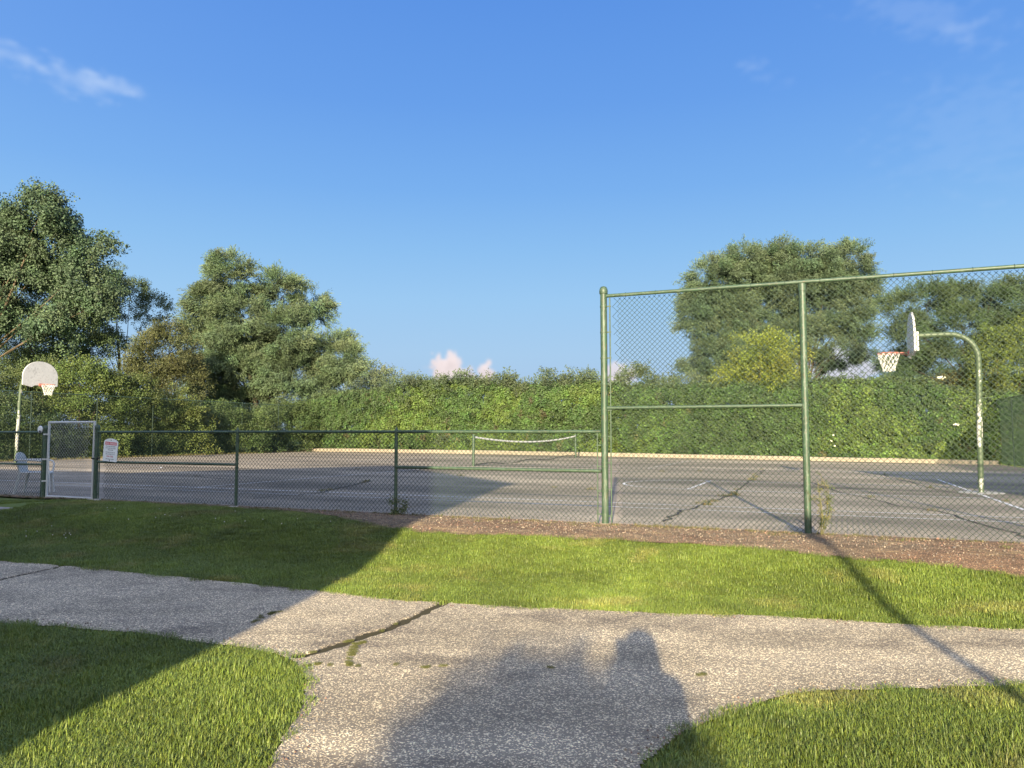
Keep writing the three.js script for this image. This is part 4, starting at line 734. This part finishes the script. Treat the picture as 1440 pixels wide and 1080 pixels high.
// plants at two fence posts
function climber(name, label, pos, stems, hMax, spread, leaf, seed) {
  const t = thing(name, label, 'plant', pos, 0), r = rng(seed), list = [];
  for (let i = 0; i < stems; i++) {
    const h = hMax * (0.45 + 0.55 * r()), a = V((r() - 0.5) * 0.1, 0, (r() - 0.5) * 0.06), m = a.clone().add(V((r() - 0.4) * spread, h * 0.5, (r() - 0.5) * 0.1)), e = a.clone().add(V((r() - 0.4) * spread * 1.3, h, (r() - 0.5) * 0.12)), c = new THREE.CatmullRomCurve3([a, m, e]);
    mesh('stem', taper([a, m, e], 0.005, 0.002, 8, 5), mat([0.16, 0.15, 0.06], 0.8), t);
    for (let k = 0; k < 6 * h / 0.3; k++) { const p = c.getPoint(0.1 + 0.9 * r()), d = V(r() - 0.5, r() * 0.6 - 0.1, r() - 0.3).normalize(); list.push({ p, q: new THREE.Quaternion().setFromUnitVectors(Yup, d), s: leaf * (0.6 + 0.7 * r()), c: r() < 0.15 ? rgb(0.2, 0.18, 0.05) : rgb(0.08, 0.11, 0.03) }); }
  }
  instanced('leaves', SPRIGS.bush[0], leafMat, list, t);
}
climber('creeper', 'thin yellowing creeper climbing the fence beside the tall middle post', W3(2.6, -0.05, 0.01), 6, 0.8, 0.14, 0.13, 951);
climber('weed', 'small leafy green weed at the foot of the low fence post', W3(-3.12, -0.07, 0.0), 7, 0.26, 0.4, 0.2, 961);

// ---------------------------------------------------------------- behind the camera: what casts the shadows
// columnar evergreen
{
  const b = V(-1.66, PATH_Y, 8), t = thing('evergreen_shrub', 'tall narrow clipped evergreen beside the house corner', 'shrub', b), lobes = [];
  for (let i = 0; i < 9; i++) lobes.push([V(b.x + 0.05 + 0.04 * Math.sin(i * 4), 0.0 + i * 0.312, b.z), 0.6 - (i > 6 ? (i - 6) * 0.1 : 0), 0.3, 0.55]);
  mesh('trunk', taper([V(0, -0.1, 0), V(0, 1.4, 0), V(0, 2.7, 0)], 0.07, 0.02, 8, 7), bark, t);
  grow(t, b, 'fine', lobes, { seed: 821, color: [0.05, 0.085, 0.03], clumps: 24, clump: 0.18, sprigs: 12, size: 0.7 });
}
// lamp post
{
  const m = mat([0.03, 0.035, 0.03], 0.4, { metalness: 0.4 }), t = thing('lamp_post', 'dark metal lamp post with a lantern standing on the lawn', 'lamp post', [3.5 - SUN_TAN * 13.05, PATH_Y, 4]);
  mesh('pole', new THREE.LatheGeometry([[0.12, 0], [0.12, 0.1], [0.07, 0.35], [0.05, 0.5], [0.042, 3.55], [0.06, 3.6], [0.001, 3.6]].map(([a, b]) => new THREE.Vector2(a, b)), 16), m, t);
  mesh('lantern', [new THREE.CylinderGeometry(0.13, 0.09, 0.3, 6).translate(0, 3.76, 0)], mat([0.6, 0.58, 0.5], 0.3), t);
  mesh('lantern_cap', new THREE.ConeGeometry(0.18, 0.14, 6).translate(0, 3.98, 0), m, t);
}
// houses
const wallMat = mat([0.5, 0.44, 0.36], 0.85), trimMat = mat([0.7, 0.7, 0.68], 0.6), roofMat = mat([0.1, 0.095, 0.09], 0.95), glassMat = new THREE.MeshPhysicalMaterial({ color: rgb(0.04, 0.05, 0.06), roughness: 0.08, clearcoat: 1 });
function windows(parent, list, z) {
  for (const [x, y, w, h] of list) { const f = mesh('window', [box(x - w / 2 - 0.06, x + w / 2 + 0.06, y - 0.06, y, z, z + 0.06), box(x - w / 2 - 0.06, x + w / 2 + 0.06, y + h, y + h + 0.06, z, z + 0.06), box(x - w / 2 - 0.06, x - w / 2, y, y + h, z, z + 0.06), box(x + w / 2, x + w / 2 + 0.06, y, y + h, z, z + 0.06)], trimMat, parent); mesh('pane', box(x - w / 2, x + w / 2, y, y + h, z + 0.005, z + 0.02), glassMat, f); }
}
{ // gabled house: local x along u, local -z faces the court
  const h = thing('gabled_house', 'two-storey gabled house with a long lower wing behind the photographer', 'house', W3(0.8, -13.6, PATH_Y), ROT_U + Math.PI);
  // local x runs away along the fence (to the left), local z towards the court
  const prism = (x0, x1, eave, peak, d) => { const s = new THREE.Shape(); s.moveTo(x0, -0.3); s.lineTo(x1, -0.3); s.lineTo(x1, eave); s.lineTo((x0 + x1) / 2, peak); s.lineTo(x0, eave); s.closePath(); return new THREE.ExtrudeGeometry(s, { depth: d, bevelEnabled: false }).translate(0, 0, -d); };
  mesh('wall', prism(0, 12.6, 5.85, 8.0, 9), wallMat, h);
  const sl = Math.atan2(2.15, 6.3), roof = (x0, x1, y0, y1, d) => { const s = new THREE.Shape(); s.moveTo(x0, y0); s.lineTo(x1, y1); s.lineTo(x1, y1 + 0.16); s.lineTo(x0, y0 + 0.16); s.closePath(); return new THREE.ExtrudeGeometry(s, { depth: d, bevelEnabled: false }).translate(0, 0, 0.3 - d); };
  mesh('roof', roof(-0.05, 6.29, 5.85, 8.01, 9.6), roofMat, h); mesh('roof', roof(12.65, 6.31, 5.85, 8.01, 9.6), roofMat, h);
  mesh('wing', box(12.6, 26, -0.3, 5.9, -9, -0.5), wallMat, h); mesh('wing_roof', box(12.6, 26.3, 5.9, 6.1, -9.2, -0.3), roofMat, h);
  windows(h, [[2, 1, 1.2, 1.4], [6.3, 1, 1.6, 1.4], [10.5, 1, 1.2, 1.4], [2, 3.8, 1.2, 1.3], [6.3, 3.8, 1.6, 1.3], [10.5, 3.8, 1.2, 1.3]], 0.002);
  mesh('door', box(3.6, 4.5, -0.1, 2.1, 0.003, 0.05), mat([0.25, 0.06, 0.04], 0.5), h);
}
{ // flat-roofed block to the right, its side wall in line with the sun
  const a = Math.atan(SUN_TAN), h = thing('apartment_block', 'plain flat-roofed apartment block on the lamp post side behind the photographer', 'building', [7.75, PATH_Y, 2], Math.PI - a);
  mesh('wall', box(-13, 0, -0.3, 7.85, -9, 0), wallMat, h); mesh('roof', box(-13.15, 0.02, 7.85, 8.05, -9.15, 0.1), roofMat, h);
  windows(h, [[-2.5, 1, 1.3, 1.4], [-6.5, 1, 1.3, 1.4], [-10.5, 1, 1.3, 1.4], [-2.5, 4.2, 1.3, 1.4], [-6.5, 4.2, 1.3, 1.4], [-10.5, 4.2, 1.3, 1.4]], 0.002);
}
// the person taking the photograph, and the phone
function blend(bones, min, size, n, k, colour) {          // smooth union of tapered capsules, meshed
  const mc = new MarchingCubes(n, new THREE.MeshStandardMaterial(), false, false, 120000), cell = size / n, prep = bones.map(([a, b, ra, rb]) => ({ a, d: b.clone().sub(a), l2: Math.max(1e-9, b.distanceToSquared(a)), ra, rb }));
  const p = V(0, 0, 0);
  for (let z = 0; z < n; z++) for (let y = 0; y < n; y++) for (let x = 0; x < n; x++) {
    p.set(min.x + (x + 0.0) * cell, min.y + y * cell, min.z + z * cell); let s = 0, near = 1e9;
    for (const b of prep) { const vx = p.x - b.a.x, vy = p.y - b.a.y, vz = p.z - b.a.z, t = clamp((vx * b.d.x + vy * b.d.y + vz * b.d.z) / b.l2), dd = Math.hypot(vx - b.d.x * t, vy - b.d.y * t, vz - b.d.z * t) - lerp(b.ra, b.rb, t); near = Math.min(near, dd); if (dd < 0.2) s += Math.exp(-dd / k); }
    mc.field[z * n * n + y * n + x] = s > 0 ? k * Math.log(s) : -near;
  }
  mc.isolation = 0; mc.update();
  const cnt = mc.count, g = new THREE.BufferGeometry(), pos = new Float32Array(cnt * 3);
  for (let i = 0; i < cnt; i++) { for (let q = 0; q < 3; q++) pos[i * 3 + q] = min.getComponent(q) + (mc.positionArray[i * 3 + q] + 1) / 2 * size; }
  g.setAttribute('position', new THREE.BufferAttribute(pos, 3)); g.setAttribute('normal', new THREE.BufferAttribute(mc.normalArray.slice(0, cnt * 3), 3));
  return paint(g, colour);
}
{
  const skin = [0.5, 0.31, 0.22], shirt = [0.09, 0.12, 0.2], jeans = [0.04, 0.055, 0.1], shoe = [0.3, 0.3, 0.3];
  const o = thing('person', 'person in a dark blue top and jeans holding a phone up on the path', 'person', [0.02, PATH_Y + 0.027, 0.44]);
  const S = (s) => V(s * 0.175, 1.3, 0), E = (s) => V(s * 0.215, 1.07, -0.15), Wr = (s) => V(s * 0.088, 1.375, -0.335);
  const bones = [[V(0, 0.9, 0), V(0, 1.05, 0), 0.15, 0.13], [V(0, 1.05, 0), V(0, 1.26, 0), 0.13, 0.14], [V(-0.12, 1.3, 0), V(0.12, 1.3, 0), 0.075, 0.075], [V(0, 1.28, 0), V(0, 1.42, -0.01), 0.065, 0.05], [V(0, 1.5, -0.015), V(0, 1.535, -0.01), 0.085, 0.1], [V(0, 1.455, -0.045), V(0, 1.47, -0.05), 0.058, 0.06]];
  for (const s of [-1, 1]) bones.push([V(s * 0.09, 0.86, 0), V(s * 0.1, 0.47, -0.01), 0.09, 0.06], [V(s * 0.1, 0.47, -0.01), V(s * 0.105, 0.09, 0.02), 0.056, 0.038], [V(s * 0.105, 0.05, 0.03), V(s * 0.12, 0.04, -0.15), 0.045, 0.036], [S(s), E(s), 0.058, 0.044], [E(s), Wr(s), 0.042, 0.028]);
  mesh('body', blend(bones, V(-0.85, -0.03, -0.9), 1.72, 116, 0.012, (x, y, z) => (y < 0.1 ? shoe : y < 0.93 && Math.abs(x) < 0.24 && z > -0.25 ? jeans : y > 1.36 && z > -0.2 ? skin : y > 1.2 && z < -0.2 ? skin : shirt)), new THREE.MeshStandardMaterial({ vertexColors: true, roughness: 0.8, side: THREE.DoubleSide }), o);
  for (const s of [-1, 1]) {                              // hands closed on the phone's edges
    const w = Wr(s), fb = [[w, V(s * 0.088, 1.405, -0.365), 0.026, 0.024], [V(s * 0.09, 1.39, -0.36), V(s * 0.086, 1.43, -0.38), 0.022, 0.02]];
    for (let i = 0; i < 4; i++) { const y = 1.4 + i * 0.019, a = V(s * 0.088, y, -0.375), b = V(s * 0.1, y + 0.006, -0.41), c = V(s * (0.078 - i * 0.004), y + 0.008, -0.428); fb.push([a, b, 0.0095, 0.009], [b, c, 0.009, 0.0078]); }
    fb.push([V(s * 0.085, 1.395, -0.36), V(s * 0.07, 1.42, -0.372), 0.011, 0.0105], [V(s * 0.07, 1.42, -0.372), V(s * 0.045, 1.445, -0.376), 0.0105, 0.009]);
    mesh('hand', blend(fb, V(s * 0.085 - 0.09, 1.32, -0.47), 0.18, 52, 0.003, () => skin), new THREE.MeshStandardMaterial({ vertexColors: true, roughness: 0.7, side: THREE.DoubleSide }), o);
  }
  const hair = new THREE.SphereGeometry(0.115, 24, 18), hp = hair.attributes.position;
  for (let i = 0; i < hp.count; i++) { let x = hp.getX(i), y = hp.getY(i), z = hp.getZ(i); if (z < -0.02 && y < 0.045) z = -0.03; if (y < 0) { const k = -y / 0.115; y *= 2.5; x *= 1.05 + 0.25 * k; x += Math.sign(x) * 0.045 * k * k; } hp.setXYZ(i, x, y + 1.54, z * 1.02 + 0.012); }
  hair.computeVertexNormals(); mesh('hair', hair, mat([0.05, 0.03, 0.02], 0.7), o);
  for (const s of [-1, 1]) { mesh('eye', new THREE.SphereGeometry(0.011, 10, 8).translate(s * 0.032, 1.505, -0.1), mat([0.6, 0.6, 0.6], 0.2), o); mesh('ear', new THREE.SphereGeometry(0.024, 10, 8).scale(0.4, 1.2, 0.8).translate(s * 0.098, 1.495, -0.005), mat(skin, 0.7), o); }
  mesh('nose', new THREE.ConeGeometry(0.015, 0.04, 8).rotateX(-0.35).translate(0, 1.485, -0.112), mat(skin, 0.7), o);
  mesh('mouth', new THREE.SphereGeometry(0.02, 10, 6).scale(1.1, 0.28, 0.4).translate(0, 1.452, -0.102), mat([0.42, 0.15, 0.13], 0.6), o);
  const ph = thing('phone', 'dark smartphone held sideways by the person on the path', 'phone', [0.02, EYE - 0.0, 0.052]);
  mesh('body', new RoundedBoxGeometry(0.15, 0.073, 0.008, 3, 0.0035).translate(0, 0, 0), mat([0.03, 0.03, 0.035], 0.3), ph);
  mesh('screen', new THREE.PlaneGeometry(0.138, 0.064).translate(0, 0, 0.0045), mat([0.02, 0.02, 0.025], 0.1), ph);
  mesh('lens', new THREE.CylinderGeometry(0.007, 0.007, 0.003, 14).rotateX(Math.PI / 2).translate(-0.055, 0.02, -0.005), mat([0.01, 0.01, 0.012], 0.1), ph);
}

renderer.render(scene, camera);
